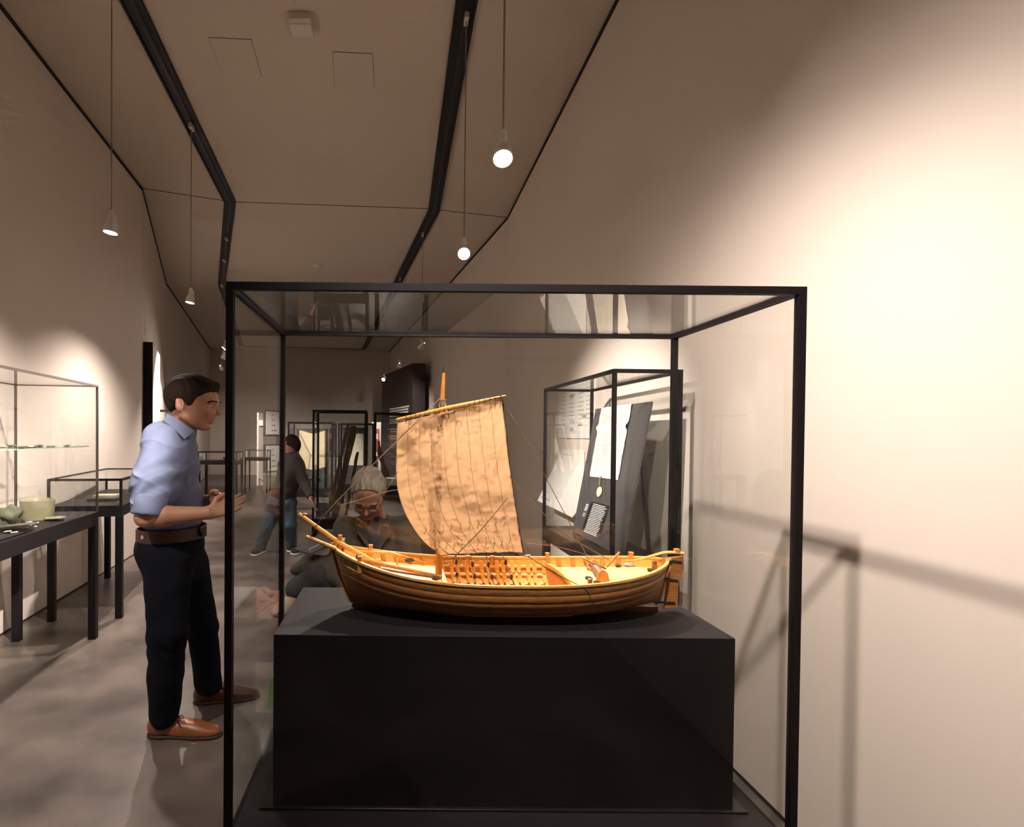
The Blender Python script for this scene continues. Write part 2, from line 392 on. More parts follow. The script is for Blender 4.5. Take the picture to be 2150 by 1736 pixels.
# the ship model case
CX0, CX1, CY0, CY1, CTOP, CBASE = -0.382, 0.900, 1.212, 1.782, 1.786, 0.540
case, LC, bxC, _ = vitrine('glass_display_case', 'black framed glass display case standing around the wooden ship model', 'display case', (CX0, CY0), 0, CX1 - CX0, CY1 - CY0, 0.46, CBASE - 0.46, CTOP, 0.0165, leg=0.05)
# plinth and its plate
PZ = 0.963; PX0, PX1, PY0, PY1 = -0.298, 0.826, 1.326, 1.742
pl = thing('plinth', 'matt black block plinth carrying the wooden ship model', 'plinth', ((PX0 + PX1) / 2, (PY0 + PY1) / 2, CBASE))
MB().ab((PX0 - 0.03, PY0 - 0.012, CBASE), (PX1 + 0.03, PY1 + 0.012, CBASE + 0.006)).build('base_plate', mat('satin_plate', (0.05, 0.046, 0.046), 0.25, metal=0.8), pl, bevel=0.001)
MB().ab((PX0, PY0, CBASE + 0.006), (PX1, PY1, PZ)).build('block', M_PLINTH, pl, bevel=0.0015)
# document case by the wall
dc, LD, bxD, zsD = vitrine('glass_document_case', 'tall black framed glass case with a sealed charter on a slanted board', 'display case', (1.02, 2.6), R(1.6), 0.335, 1.12, 0.76, 0.085, 1.775, 0.018, leg=0.045)
# tall table case with pottery
yawT = R(6.4)
t1, L1, bx1, zs1 = vitrine('glass_table_case', 'long black table with a tall bronze framed glass case holding pottery finds', 'display case', (-2.448, 1.92), yawT, 0.55, 1.9, 0.80, 0.095, 1.785, 0.013, m_frame=M_STEELGREY)

# ------------------------------------------------------------------ the ship model
YC = 1.534
ship = thing('ship_model', 'wooden model sailing ship with a crumpled tan square sail on a black plinth', 'ship model', (0.28, YC, PZ))
def halfb(s):
    u = abs(2 * s - 1); e = 2.6 if s < .5 else 2.9
    return 0.168 * max(0.0, 1 - u ** e) ** 0.66
def sheer(s):
    u = 2 * s - 1
    return 0.108 + (0.066 * abs(u) ** 2.6 if u < 0 else 0.034 * abs(u) ** 2.6)
def hull(s, t, side, off=0.0):
    u = abs(2 * s - 1); th = t * math.pi / 2
    zg = sheer(s); zk = 0.012 + 0.012 * u ** 6
    e = 0.50 + 0.95 * u ** 3
    y = halfb(s) * math.sin(th) ** e
    z = zk + (zg - zk) * (1 - math.cos(th)) ** (1.22 - 0.3 * u * u)
    xb = -0.128 - 0.052 * t ** 1.2; xs = 0.728 + 0.030 * t
    x = xb + (xs - xb) * s
    y = max(y - off * (0.35 + 0.65 * t), 0.0)
    return Vector((x, YC + side * y, PZ + z + off * (1 - t) * 0.9))
NS = 44
def S(i): return 0.5 - 0.5 * math.cos(math.pi * (0.02 + 0.96 * i / NS))
NST = 7
for side in (-1, 1):
    for k in range(NST):
        ta, tb = (k / NST) ** 0.9, ((k + 1) / NST) ** 0.9
        g = 0.0035
        rows = [ta + g * .6, lerp(ta, tb, .5), tb - g * .6]
        mb = MB()
        prof = [(rows[0], 0.0008), (rows[0] + 0.008, -0.0002), (rows[1], -0.0004), (rows[2] - 0.008, -0.0002), (rows[2], 0.0008)]
        n = len(prof)
        for i in range(NS + 1):
            for t, off in prof: mb.v.append(tuple(hull(S(i), t, side, off)))
        for i in range(NS):
            for j in range(n - 1):
                a = i * n + j; q = (a, a + n, a + n + 1, a + 1)
                mb.f.append(q if side < 0 else tuple(reversed(q)))
        mb.build('strake', M_HULL if k % 2 else M_HULL2, ship, smooth=True, auto=50)
# dark backing added to shade the seams, then lining (inner face of the hull)
for side in (-1, 1):
    MB().grid(lambda u, v: hull(S(u * NS), 0.02 + v * 0.975, side, 0.0012), NS, 14, flip=side < 0).build('dark_seam_backing', M_BROWNW, ship, smooth=True)
for side in (-1, 1):
    MB().grid(lambda u, v: hull(S(u * NS), 0.02 + v * 0.98, side, 0.0035), NS, 14, flip=side > 0).build('inner_planking', M_PALE, ship, smooth=True)
    MB().sweep([hull(S(i), 1.0, side, 0.001) + Vector((0, 0, 0.002)) for i in range(NS + 1)], 0.0085, 0.0055).build('gunwale', M_PALE, ship)
stem = [hull(0.006, t / 12, 1) + Vector((-0.004, 0, 0)) for t in range(13)]; stem = [Vector((p.x, YC, p.z)) for p in stem]
MB().sweep([Vector((0.02, YC, PZ + 0.008))] + stem + [stem[-1] + Vector((-0.001, 0, 0.012))], 0.012, 0.014, up=(0, 1, 0)).build('stem_post', M_HULL, ship)
ster = [Vector((hull(0.994, t / 8, 1).x + 0.003, YC, hull(0.994, t / 8, 1).z)) for t in range(9)]
MB().sweep(ster + [ster[-1] + Vector((0.001, 0, 0.008))], 0.012, 0.014, up=(0, 1, 0)).build('stern_post', M_HULL, ship)
MB().ab((-0.125, YC - 0.006, PZ), (0.733, YC + 0.006, PZ + 0.013)).build('keel', M_BROWNW, ship)
# ribs and stringers in the hold
def s_of(x): return (x + 0.170) / 0.925
X0H, X1H = 0.142, 0.452
for k in range(14):
    x = lerp(X0H, X1H, k / 13) + (0.003 if k % 2 else -0.002); s = s_of(x)
    for side in (-1, 1):
        pts = [hull(s, t, side, 0.011) for t in np.linspace(0.965, 0.50, 9)]
        MB().sweep(pts, 0.0120, 0.008, up=(0, 0.4 * side, 1)).build('rib', M_PALE, ship)
    pts = [hull(s + 0.006, t, -1, 0.012) for t in np.linspace(0.60, 0.1, 7)] + [hull(s + 0.006, t, 1, 0.012) for t in np.linspace(0.1, 0.60, 7)]
    MB().sweep(pts, 0.0120, 0.008, up=(0, 0.02, 1)).build('floor_timber', M_PALE, ship)
for side in (-1, 1):
    for t in (0.86, 0.70, 0.52, 0.36, 0.2):
        MB().sweep([hull(s, t, side, 0.0075 if t > .6 else 0.005) for s in np.linspace(s_of(X0H - 0.012), s_of(X1H + 0.012), 16)], 0.011, 0.006, up=(0, -side * math.cos(t * 1.5), math.sin(t * 1.5) + .05)).build('stringer', M_DECK, ship)
# decks
def deck(s0, s1, drop, npl, nm, camber, m):
    for k in range(npl):
        va, vb = -1 + 2 * k / npl + 0.006, -1 + 2 * (k + 1) / npl - 0.006
        mb = MB(); n = 18; top = []
        for i in range(n + 1):
            s = lerp(s0, s1, i / n); h = hull(s, 0.93, 1, 0.004); hb = max(h.y - YC, 0.001)
            zz = PZ + sheer(s) - drop
            for v in (va, vb):
                cz = camber * (1 - v * v) * min(1, hb / 0.10)
                top.append(Vector((h.x, YC + v * hb, zz + cz)))
        nv = len(top)
        mb.v = [tuple(p) for p in top] + [tuple(p - Vector((0, 0, 0.004))) for p in top]
        for i in range(n):
            a, b, c, d = 2 * i, 2 * i + 1, 2 * i + 3, 2 * i + 2
            mb.f += [(a, d, c, b), (a + nv, b + nv, c + nv, d + nv), (a, b, b + nv, a + nv)[::-1] if i == 0 else (a, d, d + nv, a + nv)[::-1], (b, c, c + nv, b + nv)]
        mb.build(nm, m, ship)
deck(0.03, s_of(X0H - 0.012), 0.026, 7, 'foredeck_plank', 0.002, M_DECK)
deck(s_of(X1H + 0.014), 0.975, 0.026, 7, 'afterdeck_plank', 0.012, M_DECK)
def bulkhead(x, drop, nm):
    s = s_of(x); mb = MB(); pts = [hull(s, t, -1, 0.005) for t in np.linspace(0.93, 0.05, 10)] + [hull(s, t, 1, 0.005) for t in np.linspace(0.05, 0.93, 10)]
    zt = PZ + sheer(s) - drop
    pts = [Vector((x, p.y, min(p.z, zt))) for p in pts]
    mb.prism(pts, (0.006, 0, 0)); return mb.build(nm, M_ORANGE, ship)
bulkhead(X0H - 0.014, 0.022, 'bulkhead'); bulkhead(X1H + 0.008, 0.018, 'bulkhead')
s = s_of(X1H + 0.012); hb = halfb(s) * .97
MB().sweep([(X1H + 0.012, YC + v * hb, PZ + sheer(s) - 0.020 + 0.013 * (1 - v * v)) for v in np.linspace(-1, 1, 13)], 0.014, 0.010).build('deck_beam', M_PALE, ship)
s = s_of(X0H - 0.014); hb = halfb(s) * .97
MB().sweep([(X0H - 0.012, YC + v * hb, PZ + sheer(s) - 0.024) for v in np.linspace(-1, 1, 9)], 0.012, 0.012).build('deck_beam', M_PALE, ship)
# bulwark frames on the decks and thwarts
for k, x in enumerate([-0.075, -0.035, 0.005, 0.045, 0.085, 0.50, 0.54, 0.58, 0.62, 0.66]):
    s = s_of(x)
    for side in (-1, 1):
        a = hull(s, 0.99, side, 0.008); b = hull(s, 0.86, side, 0.010)
        MB().bar(b, a, 0.010, 0.008, up=(0, side, 0)).build('bulwark_knee', M_ORANGE, ship)
# timberheads on the far gunwale
def timberhead(x, side, h=0.02, w=0.013):
    p = hull(s_of(x), 0.985, side, 0.006); r = MB().box(p + Vector((0, 0, h / 2 - 0.012)), (w, w, h + 0.024)); r.box(p + Vector((0, 0, h)), (w * 1.15, w * 1.15, 0.005))
    return r.build('timberhead', M_ORANGE, ship, bevel=0.001)
for x, sd in ((-0.07, 1), (0.30, 1), (0.225, 1), (0.467, 1), (0.690, 1), (-0.09, -1)): timberhead(x, sd, 0.018 if x not in (0.30, 0.225) else 0.008, 0.011)
# bow: bitts, spars
bow = at(712, 1140, YC)
MB().box(at(717, 1143, 1.56), (0.016, 0.05, 0.030)).build('bow_breasthook', M_BROWNW, ship, bevel=0.001)
MB().box(at(714, 1140, 1.535), (0.010, 0.012, 0.046)).build('bow_bitt', M_ORANGE, ship, bevel=0.001)
MB().tube([at(627, 1079, 1.50), at(710, 1138, 1.53), at(796, 1187, 1.56)], lambda k: lerp(0.0055, 0.0085, k), 10).build('bowsprit', M_PALE, ship, smooth=True, auto=50)
MB().tube([at(643, 1126, 1.50), at(706, 1152, 1.50)], lambda k: lerp(0.0048, 0.006, k), 10).build('bumkin', M_PALE, ship, smooth=True, auto=50)
MB().blob(at(640, 1079, 1.50), (0.008, 0.004, 0.003)).build('bowsprit_block', M_PALE, ship, smooth=True)
MB().tube([at(745, 1158, 1.58), at(820, 1160, 1.62), at(893, 1183, 1.60)], lambda k: 0.0042, 8).build('oar_loom', M_PALE, ship, smooth=True)
MB().tube([at(758, 1176, 1.47), at(830, 1190, 1.47), at(928, 1212, 1.47)], lambda k: lerp(0.0065, 0.005, k), 10).build('spare_spar', M_ORANGE, ship, smooth=True)
MB().tube([at(770, 1190, 1.44), at(925, 1214, 1.45)], 0.0035, 8).build('spare_spar', M_BROWNW, ship, smooth=True)
MB().box(at(795, 1182, 1.56), (0.014, 0.03, 0.022)).build('step_block', M_ORANGE, ship, bevel=0.001)
MB().box(at(752, 1170, 1.50), (0.012, 0.020, 0.016)).build('cathead', M_IRON, ship, bevel=0.001)
MB().bar(at(834, 1172, 1.58), at(834, 1188, 1.58), 0.005, 0.006).build('pin_post', M_PALE, ship)
for (px, py, dep, r0) in ((860, 1178, 1.58, 0.014), (1367, 1199, 1.52, 0.010), (1298, 1190, 1.60, 0.008), (1255, 1226, 1.43, 0.011), (1236, 1216, 1.46, 0.009), (915, 1216, 1.42, 0.011)):
    c = at(px, py, dep); p = []
    for i in range(66):
        a = i / 22 * 2 * math.pi; rr = r0 * (0.65 + 0.35 * i / 66); p.append(c + Vector((rr * math.cos(a), rr * math.sin(a), 0.001 + 0.004 * abs(math.sin(i * .09)))))
    MB().tube(p, 0.0017, 5).build('rope_coil', M_DROPE, ship, smooth=True)
# bollards aft
for px, py, dep in ((1239, 1226, 1.42), (1374, 1188, 1.53)):
    c = at(px, py, dep); MB().lathe([(0.007, -0.012), (0.006, 0.004), (0.005, 0.006), (0.0065, 0.008), (0.0065, 0.013), (0.003, 0.015)], c, 14).build('bollard', M_BROWNW, ship, smooth=True, auto=40)
# windlass
wa, wb = at(1246, 1188, 1.60), at(1264, 1209, 1.47)
ax = (wb - wa).normalized()
MB().tube([wa, wb], 0.013, 12).build('windlass_barrel', M_BROWNW, ship, smooth=True, auto=60)
for c in (wa - ax * 0.006, wb + ax * 0.006):
    q = MB(); q.prism([c + Vector((-0.020, 0, -0.014)), c + Vector((0.020, 0, -0.014)), c + Vector((0.012, 0, 0.012)), c + Vector((0, 0, 0.020)), c + Vector((-0.012, 0, 0.012))], ax * 0.007); q.build('windlass_cheek', M_ORANGE, ship, bevel=0.001)
MB().tube([at(1224, 1172, 1.60), at(1272, 1194, 1.53)], lambda k: lerp(0.003, 0.006, math.sin(k * 3.1)), 8).build('windlass_bar', M_BROWNW, ship, smooth=True)
MB().tube([at(1273, 1190, 1.50), at(1301, 1159, 1.50)], lambda k: lerp(0.0045, 0.0035, k), 8).build('windlass_bar', M_ORANGE, ship, smooth=True, auto=50)
MB().tube(smooth_path([at(1226, 1176, 1.61), at(1232, 1188, 1.60), at(1244, 1198, 1.57)]), 0.004, 8).build('fairlead', M_ORANGE, ship, smooth=True)
# rudder and tiller
ru = MB(); rp = [at(1396, 1170, YC + .006), at(1431, 1166, YC + .006), at(1432, 1192, YC + .006), at(1420, 1228, YC + .006), at(1418, 1275, YC + .006), at(1388, 1275, YC + .006), at(1398, 1210, YC + .006), at(1408, 1180, YC + .006)]
ru.prism(rp, (0, -0.012, 0)).build('rudder', M_HULL, ship, bevel=0.0012)
for (a, b) in (((1404, 1176), (1432, 1180)), ((1392, 1214), (1424, 1219)), ((1374, 1264), (1417, 1265))):
    MB().bar(at(*a, YC - 0.008), at(*b, YC - 0.008), 0.003, 0.005).build('rudder_strap', M_IRON, ship)
    MB().bar(at(*a, YC + 0.008), at(*b, YC + 0.008), 0.003, 0.005).build('rudder_strap', M_IRON, ship)
tp = smooth_path([at(1312, 1177, YC - .01), at(1335, 1176, YC - .005), at(1365, 1168, YC), at(1395, 1160, YC), at(1415, 1160, YC), at(1434, 1162, YC)])
MB().sweep(tp, lambda k: lerp(0.005, 0.016, k), lambda k: lerp(0.005, 0.010, k), n=8).build('tiller', M_PALE, ship, smooth=True, auto=50)
MB().box(at(1421, 1157, YC), (0.013, 0.013, 0.014)).build('tiller_pin', M_ORANGE, ship, bevel=0.001)
MB().bar(at(1398, 1176, YC - .012), at(1409, 1174, YC - .012), 0.006, 0.005).build('rudder_cleat', M_PALE, ship)
# mast, yard
m0, m1 = at(921, 1206, YC), at(929, 832, YC)
MB().tube([m0, lerp(m0, m1, .5), m1, at(932, 783, YC)], lambda k: (0.0098, 0.0085, 0.0068, 0.0045)[round(k * 3)], 14).build('mast', M_ORANGE, ship, smooth=True, auto=60)
fin = MB(); ft = at(932, 765, YC); fb = at(932, 783, YC); fin.tube([fb, ft], 0.0018, 6); fin.bar(lerp(fb, ft, .45) - Vector((0.004, 0, 0)), lerp(fb, ft, .45) + Vector((0.004, 0, 0)), 0.002, 0.002)
fin.build('mast_finial', M_IRON, ship)
ya, yb = at(834, 881, 1.545), at(1062, 832, 1.415)
MB().tube([ya, lerp(ya, yb, .5) + Vector((0, -0.004, 0.002)), yb], lambda k: 0.0062 - 0.0022 * abs(k - .4) * 2, 12).build('yard', M_PALE, ship, smooth=True, auto=50)
def yardp(k): return lerp(ya, yb, k)
for k in [i / 22 for i in range(2, 22)]:
    c = yardp(k); MB().tube([c + Vector((0.001 * math.cos(a), 0.0085 * math.cos(a), -0.003 + 0.0095 * math.sin(a))) for a in np.linspace(0, 2 * math.pi, 10)[:-1]], 0.0011, 5, closed=True).build('yard_lashing', M_DROPE, ship)
mh = at(929, 845, 1.53)
for i in range(5):
    zz = mh.z + 0.008 - i * 0.0035; MB().tube([Vector((mh.x + 0.009 * math.cos(a), YC + 0.009 * math.sin(a), zz)) for a in np.linspace(0, 2 * math.pi, 13)[:-1]], 0.0017, 5, closed=True).build('mast_lashing', M_ROPE, ship)
for i in range(7):
    a = i / 7 * 2 * math.pi
    MB().tube([Vector((mh.x + 0.008 * math.cos(a), YC + 0.008 * math.sin(a), mh.z)), lerp(at(930, 868, 1.50), Vector((mh.x, 1.50, at(930, 868, 1.50).z)), 1) + Vector((0.012 * math.cos(a), 0.01 * math.sin(a), 0))], 0.0013, 5).build('parrel_rope', M_ROPE, ship)
# sail
LE = [(834, 888, 1.540), (832, 960, 1.530), (834, 1020, 1.520), (850, 1075, 1.510), (882, 1128, 1.495), (925, 1166, 1.480)]
RE = [(1055, 838, 1.415), (1062, 905, 1.410), (1071, 980, 1.405), (1080, 1045, 1.400), (1089, 1105, 1.392), (1099, 1160, 1.385)]
LEp = smooth_path([at(*p) for p in LE], 60); REp = smooth_path([at(*p) for p in RE], 60)
def pick(P, v):
    f = v * (len(P) - 1); i = min(int(f), len(P) - 2); return lerp(P[i], P[i + 1], f - i)
def sailp(u, v, rough=True):
    a, b = pick(LEp, v), pick(REp, v); p = lerp(a, b, u)
    p = p + Vector((0, -0.038 * math.sin(math.pi * min(max(u, 0), 1)) * math.sin(math.pi * (0.12 + 0.80 * v)), 0))
    p.z += 0.006 * math.sin(math.pi * u) * v * v - 0.010 * math.sin(math.pi * u) * (1 - v) ** 6 * 0
    if rough:
        q = Vector((u * 5.0, v * 7.5, 0)); w = noise.turbulence(q * 1.0, 3, False) - 0.5
        r2 = noise.noise(Vector((u * 6.0, v * 22.0, 3.0))); r3 = noise.noise(Vector((u * 16, v * 24.0, 9.0)))
        seam = 0.0; f = (u * 9) % 1.0; seam = math.exp(-((min(f, 1 - f)) / 0.07) ** 2)
        amp = 0.35 + 0.65 * math.sin(math.pi * u) ** .5
        p.y += amp * (0.016 * w + 0.0085 * r2 * (1 - seam * .6) + 0.0060 * r3 * (1 - seam * .5)) + 0.0020 * seam
    return p
def sail_material():
    m = bpy.data.materials.new('sail_cloth'); m.use_nodes = True; nt = m.node_tree; b = nt.nodes['Principled BSDF']
    out = [n for n in nt.nodes if n.type == 'OUTPUT_MATERIAL'][0]
    b.inputs['Base Color'].default_value = (0.58, 0.36, 0.21, 1); b.inputs['Roughness'].default_value = 0.7; b.inputs['Specular IOR Level'].default_value = 0.25
    t = nt.nodes.new('ShaderNodeBsdfTranslucent'); t.inputs[0].default_value = (0.66, 0.41, 0.21, 1)
    tc = nt.nodes.new('ShaderNodeTexCoord'); n = nt.nodes.new('ShaderNodeTexNoise'); n.inputs['Scale'].default_value = 48; n.inputs['Detail'].default_value = 6
    bp = nt.nodes.new('ShaderNodeBump'); bp.inputs['Strength'].default_value = 0.75; bp.inputs['Distance'].default_value = 0.006
    nt.links.new(tc.outputs['Object'], n.inputs['Vector']); nt.links.new(n.outputs['Fac'], bp.inputs['Height']); nt.links.new(bp.outputs[0], b.inputs['Normal']); nt.links.new(bp.outputs[0], t.inputs['Normal'])
    mx = nt.nodes.new('ShaderNodeMixShader'); mx.inputs[0].default_value = 0.48
    nt.links.new(b.outputs[0], mx.inputs[1]); nt.links.new(t.outputs[0], mx.inputs[2]); nt.links.new(mx.outputs[0], out.inputs[0])
    return m
sail = MB().grid(lambda u, v: sailp(u, v), 110, 150).build('sail', sail_material(), ship, smooth=True)
sail['label'] = 'crumpled tan cloth square sail with stitched seams'
ORIGIN[sail.name] = ORIGIN[ship.name]
for k in range(1, 9):
    MB().tube([sailp(k / 9, v) + Vector((0, -0.0012, 0)) for v in np.linspace(0.01, 0.995, 60)], 0.00036, 4).build('seam', M_ROPE, sail)
for row, v0 in ((0, 0.72), (1, 0.86)):
    for k in range(10):
        u = 0.12 + 0.083 * k + 0.01 * row; p0 = sailp(u, v0); ln = 0.020 + 0.012 * random.random()
        pts = [p0 + Vector((0.003 * math.sin(i), -0.003 - 0.0006 * i, -ln * i / 4 + 0.004)) for i in range(5)]
        MB().tube(pts, 0.00055, 4).build('reef_point', M_ROPE, sail)
MB().tube([sailp(1.0, v) for v in np.linspace(0, 1, 50)], 0.0022, 6).build('bolt_rope', M_DROPE, sail)
MB().tube([sailp(0.0, v) for v in np.linspace(0, 1, 50)], 0.0012, 6).build('bolt_rope', M_ROPE, sail)
MB().tube([sailp(u, 1.0) for u in np.linspace(0, 1, 50)], 0.0014, 6).build('bolt_rope', M_ROPE, sail)
# rigging
def rope(pts, m=None, r=0.0011, nm='rope'):
    MB().tube(smooth_path(pts, 16) if len(pts) > 2 else pts, r, 5).build(nm, m or M_ROPE, ship)
rope([at(924, 836, 1.52), at(700, 1060, 1.43), at(650, 1130, 1.50)], r=0.0013, nm='forestay')
rope([at(1055, 842, 1.41), at(1110, 935, 1.44), at(1235, 1172, 1.60)], nm='brace')
rope([at(1070, 1000, 1.40), at(1175, 1110, 1.47), at(1286, 1180, 1.55)], nm='brace')
rope([at(1066, 1045, 1.36), at(1010, 1112, 1.36), at(955, 1168, 1.40)], r=0.0013, nm='bowline')
rope([at(1099, 1162, 1.385), at(1170, 1206, 1.39), at(1245, 1242, 1.365)], M_DROPE, 0.0011, 'sheet')
rope([at(835, 1028, 1.50), at(806, 1034, 1.48), at(712, 1062, 1.45)], r=0.0011, nm='bowline')
rope([at(836, 990, 1.50), at(810, 1030, 1.48)], r=0.0009, nm='bowline')
rope([at(1110, 1140, 1.60), at(1180, 1150, 1.62), at(1300, 1185, 1.62)], r=0.0008, nm='rope')
MB().tube([at(1101, 1167, 1.385), at(1114, 1166, 1.385)], 0.0026, 7).build('toggle', M_PALE, ship)
for i, (x0, y0, x1, y1) in enumerate(((958, 1166, 960, 1226), (990, 1172, 1000, 1228), (1022, 1172, 1038, 1230), (1056, 1166, 1082, 1232))):
    a, b = at(x0, y0, 1.60), at(x1, y1, 1.372)
    rope([at(x0 - 6 * (i - 1), y0 - 60, 1.585), a, b], M_DROPE, 0.0014, 'shroud')
    for k in (0.25, 0.72): MB().blob(lerp(a, b, k), (0.0042, 0.004, 0.008)).build('deadeye', M_DROPE, ship, smooth=True)
for i in range(5):
    a = hull(s_of(0.13 + 0.022 * i), .98, 1, .006); MB().tube([a + Vector((0.012 * math.sin(2.1 * k + i), -0.004, 0.004 - 0.007 * k)) for k in range(6)], 0.0011, 5).build('hanging_line', M_DROPE, ship)
MB().blob(at(1322, 1186, 1.60), (0.016, 0.010, 0.007), jag=.5).build('canvas_bundle', mat('grey_canvas', (0.36, 0.30, 0.27), .9), ship, smooth=True)
# ------------------------------------------------------------------ exhibits, panels and further cases
def onz(px, py, z):
    d = CAM_M.to_3x3() @ Vector(((px - PPX) / F_PX, -(py - PPY) / F_PX, -1.0)); k = (z - CAM_H) / d.z
    return Vector((0, 0, CAM_H)) + d * k
def text_lines(o, u, v, n, width, pitch, h, m, parent, nm='printed_text', off=None, ragged=0.25, words=True):
    """strips of print: o origin, u reading direction, v downward direction (unit vectors)"""
    mb = MB(); u = Vector(u).normalized(); v = Vector(v).normalized(); nrm = u.cross(v).normalized() if off is None else Vector(off).normalized()
    for i in range(n):
        w = width * (1 - ragged * random.random()); x = 0.0
        while x < w:
            ww = min(w - x, (0.05 + 0.09 * random.random()) * width) if words else w
            if ww < 0.01 * width: break
            p = o + v * (i * pitch) + u * x + nrm * 0.0008
            mb.add([p, p + u * ww, p + u * ww + v * h, p + v * h], [(0, 1, 2, 3)]); x += ww + (0.012 * width if words else 1)
    return mb.build(nm, m, parent)
# slanted board with the charter
sb = thing('slanted_board', 'dark grey slanted board leaning inside the document case', 'display board', (1.14, 3.1, zsD))
BY0, BY1 = 2.735, 3.50; ZB, ZT = zsD + 0.003, 1.63; XB, XT = 1.125, 1.262
def bd(y, z, off=0.0):
    k = (z - ZB) / (ZT - ZB); n = Vector((-(ZT - ZB), 0, (XT - XB))).normalized(); return Vector((lerp(XB, XT, k), y, z)) + n * off
MB().hexa([bd(BY0, ZB), bd(BY1, ZB), bd(BY1, ZB, -0.012), bd(BY0, ZB, -0.012), bd(BY0, ZT), bd(BY1, ZT), bd(BY1, ZT, -0.012), bd(BY0, ZT, -0.012)]).build('board', M_GREY, sb)
MB().hexa([(XT, BY0 + .1, ZT - .25), (XT, BY0 + .13, ZT - .25), (1.31, BY0 + .13, zsD), (1.31, BY0 + .1, zsD), (XT + .012, BY0 + .1, ZT - .25), (XT + .012, BY0 + .13, ZT - .25), (1.32, BY0 + .13, zsD), (1.32, BY0 + .1, zsD)]).build('strut', M_BLACK, sb)
def bpx(px, py):
    """point of the board plane behind a pixel"""
    d = CAM_M.to_3x3() @ Vector(((px - PPX) / F_PX, -(py - PPY) / F_PX, -1.0)); n = Vector((-(ZT - ZB), 0, (XT - XB))).normalized(); q = Vector((XB, 0, ZB))
    k = (q - Vector((0, 0, CAM_H))).dot(n) / d.dot(n); return Vector((0, 0, CAM_H)) + d * k
ch = thing('sealed_charter', 'cream parchment charter with a hanging wax seal pinned to the slanted board', 'charter', bpx(1285, 930))
nb = Vector((-(ZT - ZB), 0, (XT - XB))).normalized()
c4 = [bpx(1265, 857), bpx(1330, 848), bpx(1300, 1008), bpx(1240, 1000)]
def chp(u, v):
    p = lerp(lerp(c4[0], c4[1], u), lerp(c4[3], c4[2], u), v)
    e = 0.004 * noise.noise(Vector((u * 3, v * 9, 0))); edge = 0.004 * noise.noise(Vector((v * 14, 5 if u > .5 else 2, 0))) * (abs(u - .5) * 2) ** 8
    fold = 0.012 * math.exp(-((v - .29) / .035) ** 2)
    return p + nb * (0.006 + abs(e) + fold + 0.003 * (1 - v) * u) + Vector((0, edge * 2, 0))
MB().grid(chp, 16, 40).build('sheet', M_PARCHL, ch, smooth=True)
mbk = MB()
for i in range(30):
    v = 0.05 + 0.0285 * i
    if .25 < v < .34 or v > .9: continue
    mbk.add([chp(0.10, v) + nb * .001, chp(0.92, v) + nb * .001, chp(0.92, v + .005) + nb * .001, chp(0.10, v + .005) + nb * .001], [(0, 1, 2, 3)])
mbk.build('handwriting', M_INK, ch)
sc_ = bpx(1261, 1033)
MB().tube(smooth_path([bpx(1266, 1000) + nb * .008, bpx(1264, 1008) + nb * .012, bpx(1262, 1020) + nb * .008]), 0.006, 6).build('seal_cord', M_ROPE, ch)
Mn = nb.to_track_quat('Z', 'Y').to_matrix()
MB().lathe([(0.024, 0), (0.030, 0.003), (0.030, 0.009), (0.025, 0.012), (0.010, 0.010)], sc_ + nb * .002, 22, Mn).build('wax_seal', M_PARCH, ch, smooth=True, auto=40)
lb = thing('text_label', 'black label with white text lines below the wax seal', 'label', bpx(1250, 1090))
ud = (bpx(1276, 1066) - bpx(1247, 1058)).normalized(); vd = (bpx(1228, 1112) - bpx(1247, 1058)).normalized()
text_lines(bpx(1247, 1057) + nb * .002, ud, vd, 19, (bpx(1276, 1066) - bpx(1247, 1057)).length, 0.0105, 0.0038, M_PRINTW, lb, off=nb, ragged=.12, words=False)
text_lines(bpx(1232, 1058) + nb * .002, ud, vd, 4, 0.05, 0.0125, 0.007, M_PRINTW, lb, off=nb, ragged=.4, words=False)
text_lines(bpx(1226, 1076) + nb * .002, ud, vd, 3, 0.04, 0.009, 0.006, M_PRINTG, lb, off=nb, ragged=.1, words=False)
q = [bpx(1242, 1052), bpx(1281, 1062), bpx(1262, 1122), bpx(1222, 1112)]
MB().prism([p + nb * 0.0005 for p in q], nb * 0.001).build('label_card', M_CARDB, lb)
# white wall panel and lectern behind the document case
wp = thing('wall_text_panel', 'white wall panel printed with grey text and small ship diagrams beyond the document case', 'panel', (1.47, 4.5, 1.45))
MB().ab((1.462, 4.10, 1.44), (1.478, 4.98, 1.90)).build('panel_board', M_WHITE, wp)
for cx, n in ((4.90, 9), (4.68, 10), (4.45, 9), (4.26, 8)):
    text_lines(Vector((1.4605, cx, 1.84)), (0, -1, 0), (0, 0, -1), n, 0.15, 0.034, 0.010, M_PRINTG, wp, off=(-1, 0, 0), words=False)
mb = MB()
for (cy, cz) in ((4.66, 1.78), (4.40, 1.80), (4.36, 1.60), (4.64, 1.56), (4.66, 1.50), (4.44, 1.54)):
    for i in range(5):
        y0 = cy - i * 0.022; mb.add([(1.4604, y0, cz), (1.4604, y0 - .016, cz), (1.4604, y0 - .014, cz + .02), (1.4604, y0 - .009, cz + .034), (1.4604, y0 - .003, cz + .02)], [(0, 1, 2, 3, 4)])
mb.build('ship_diagram', M_PRINT, wp)
wl = thing('wall_lectern', 'white sloping reading board fixed to the wall beyond the document case', 'reading board', (1.42, 4.6, 0.81))
prof = [(1.475, 1.345), (1.255, 0.875), (1.385, 0.812), (1.475, 0.93)]
MB().prism([(x, 4.32, z) for x, z in prof], (0, 0.58, 0)).build('board', M_WHITE, wl, bevel=0.003)
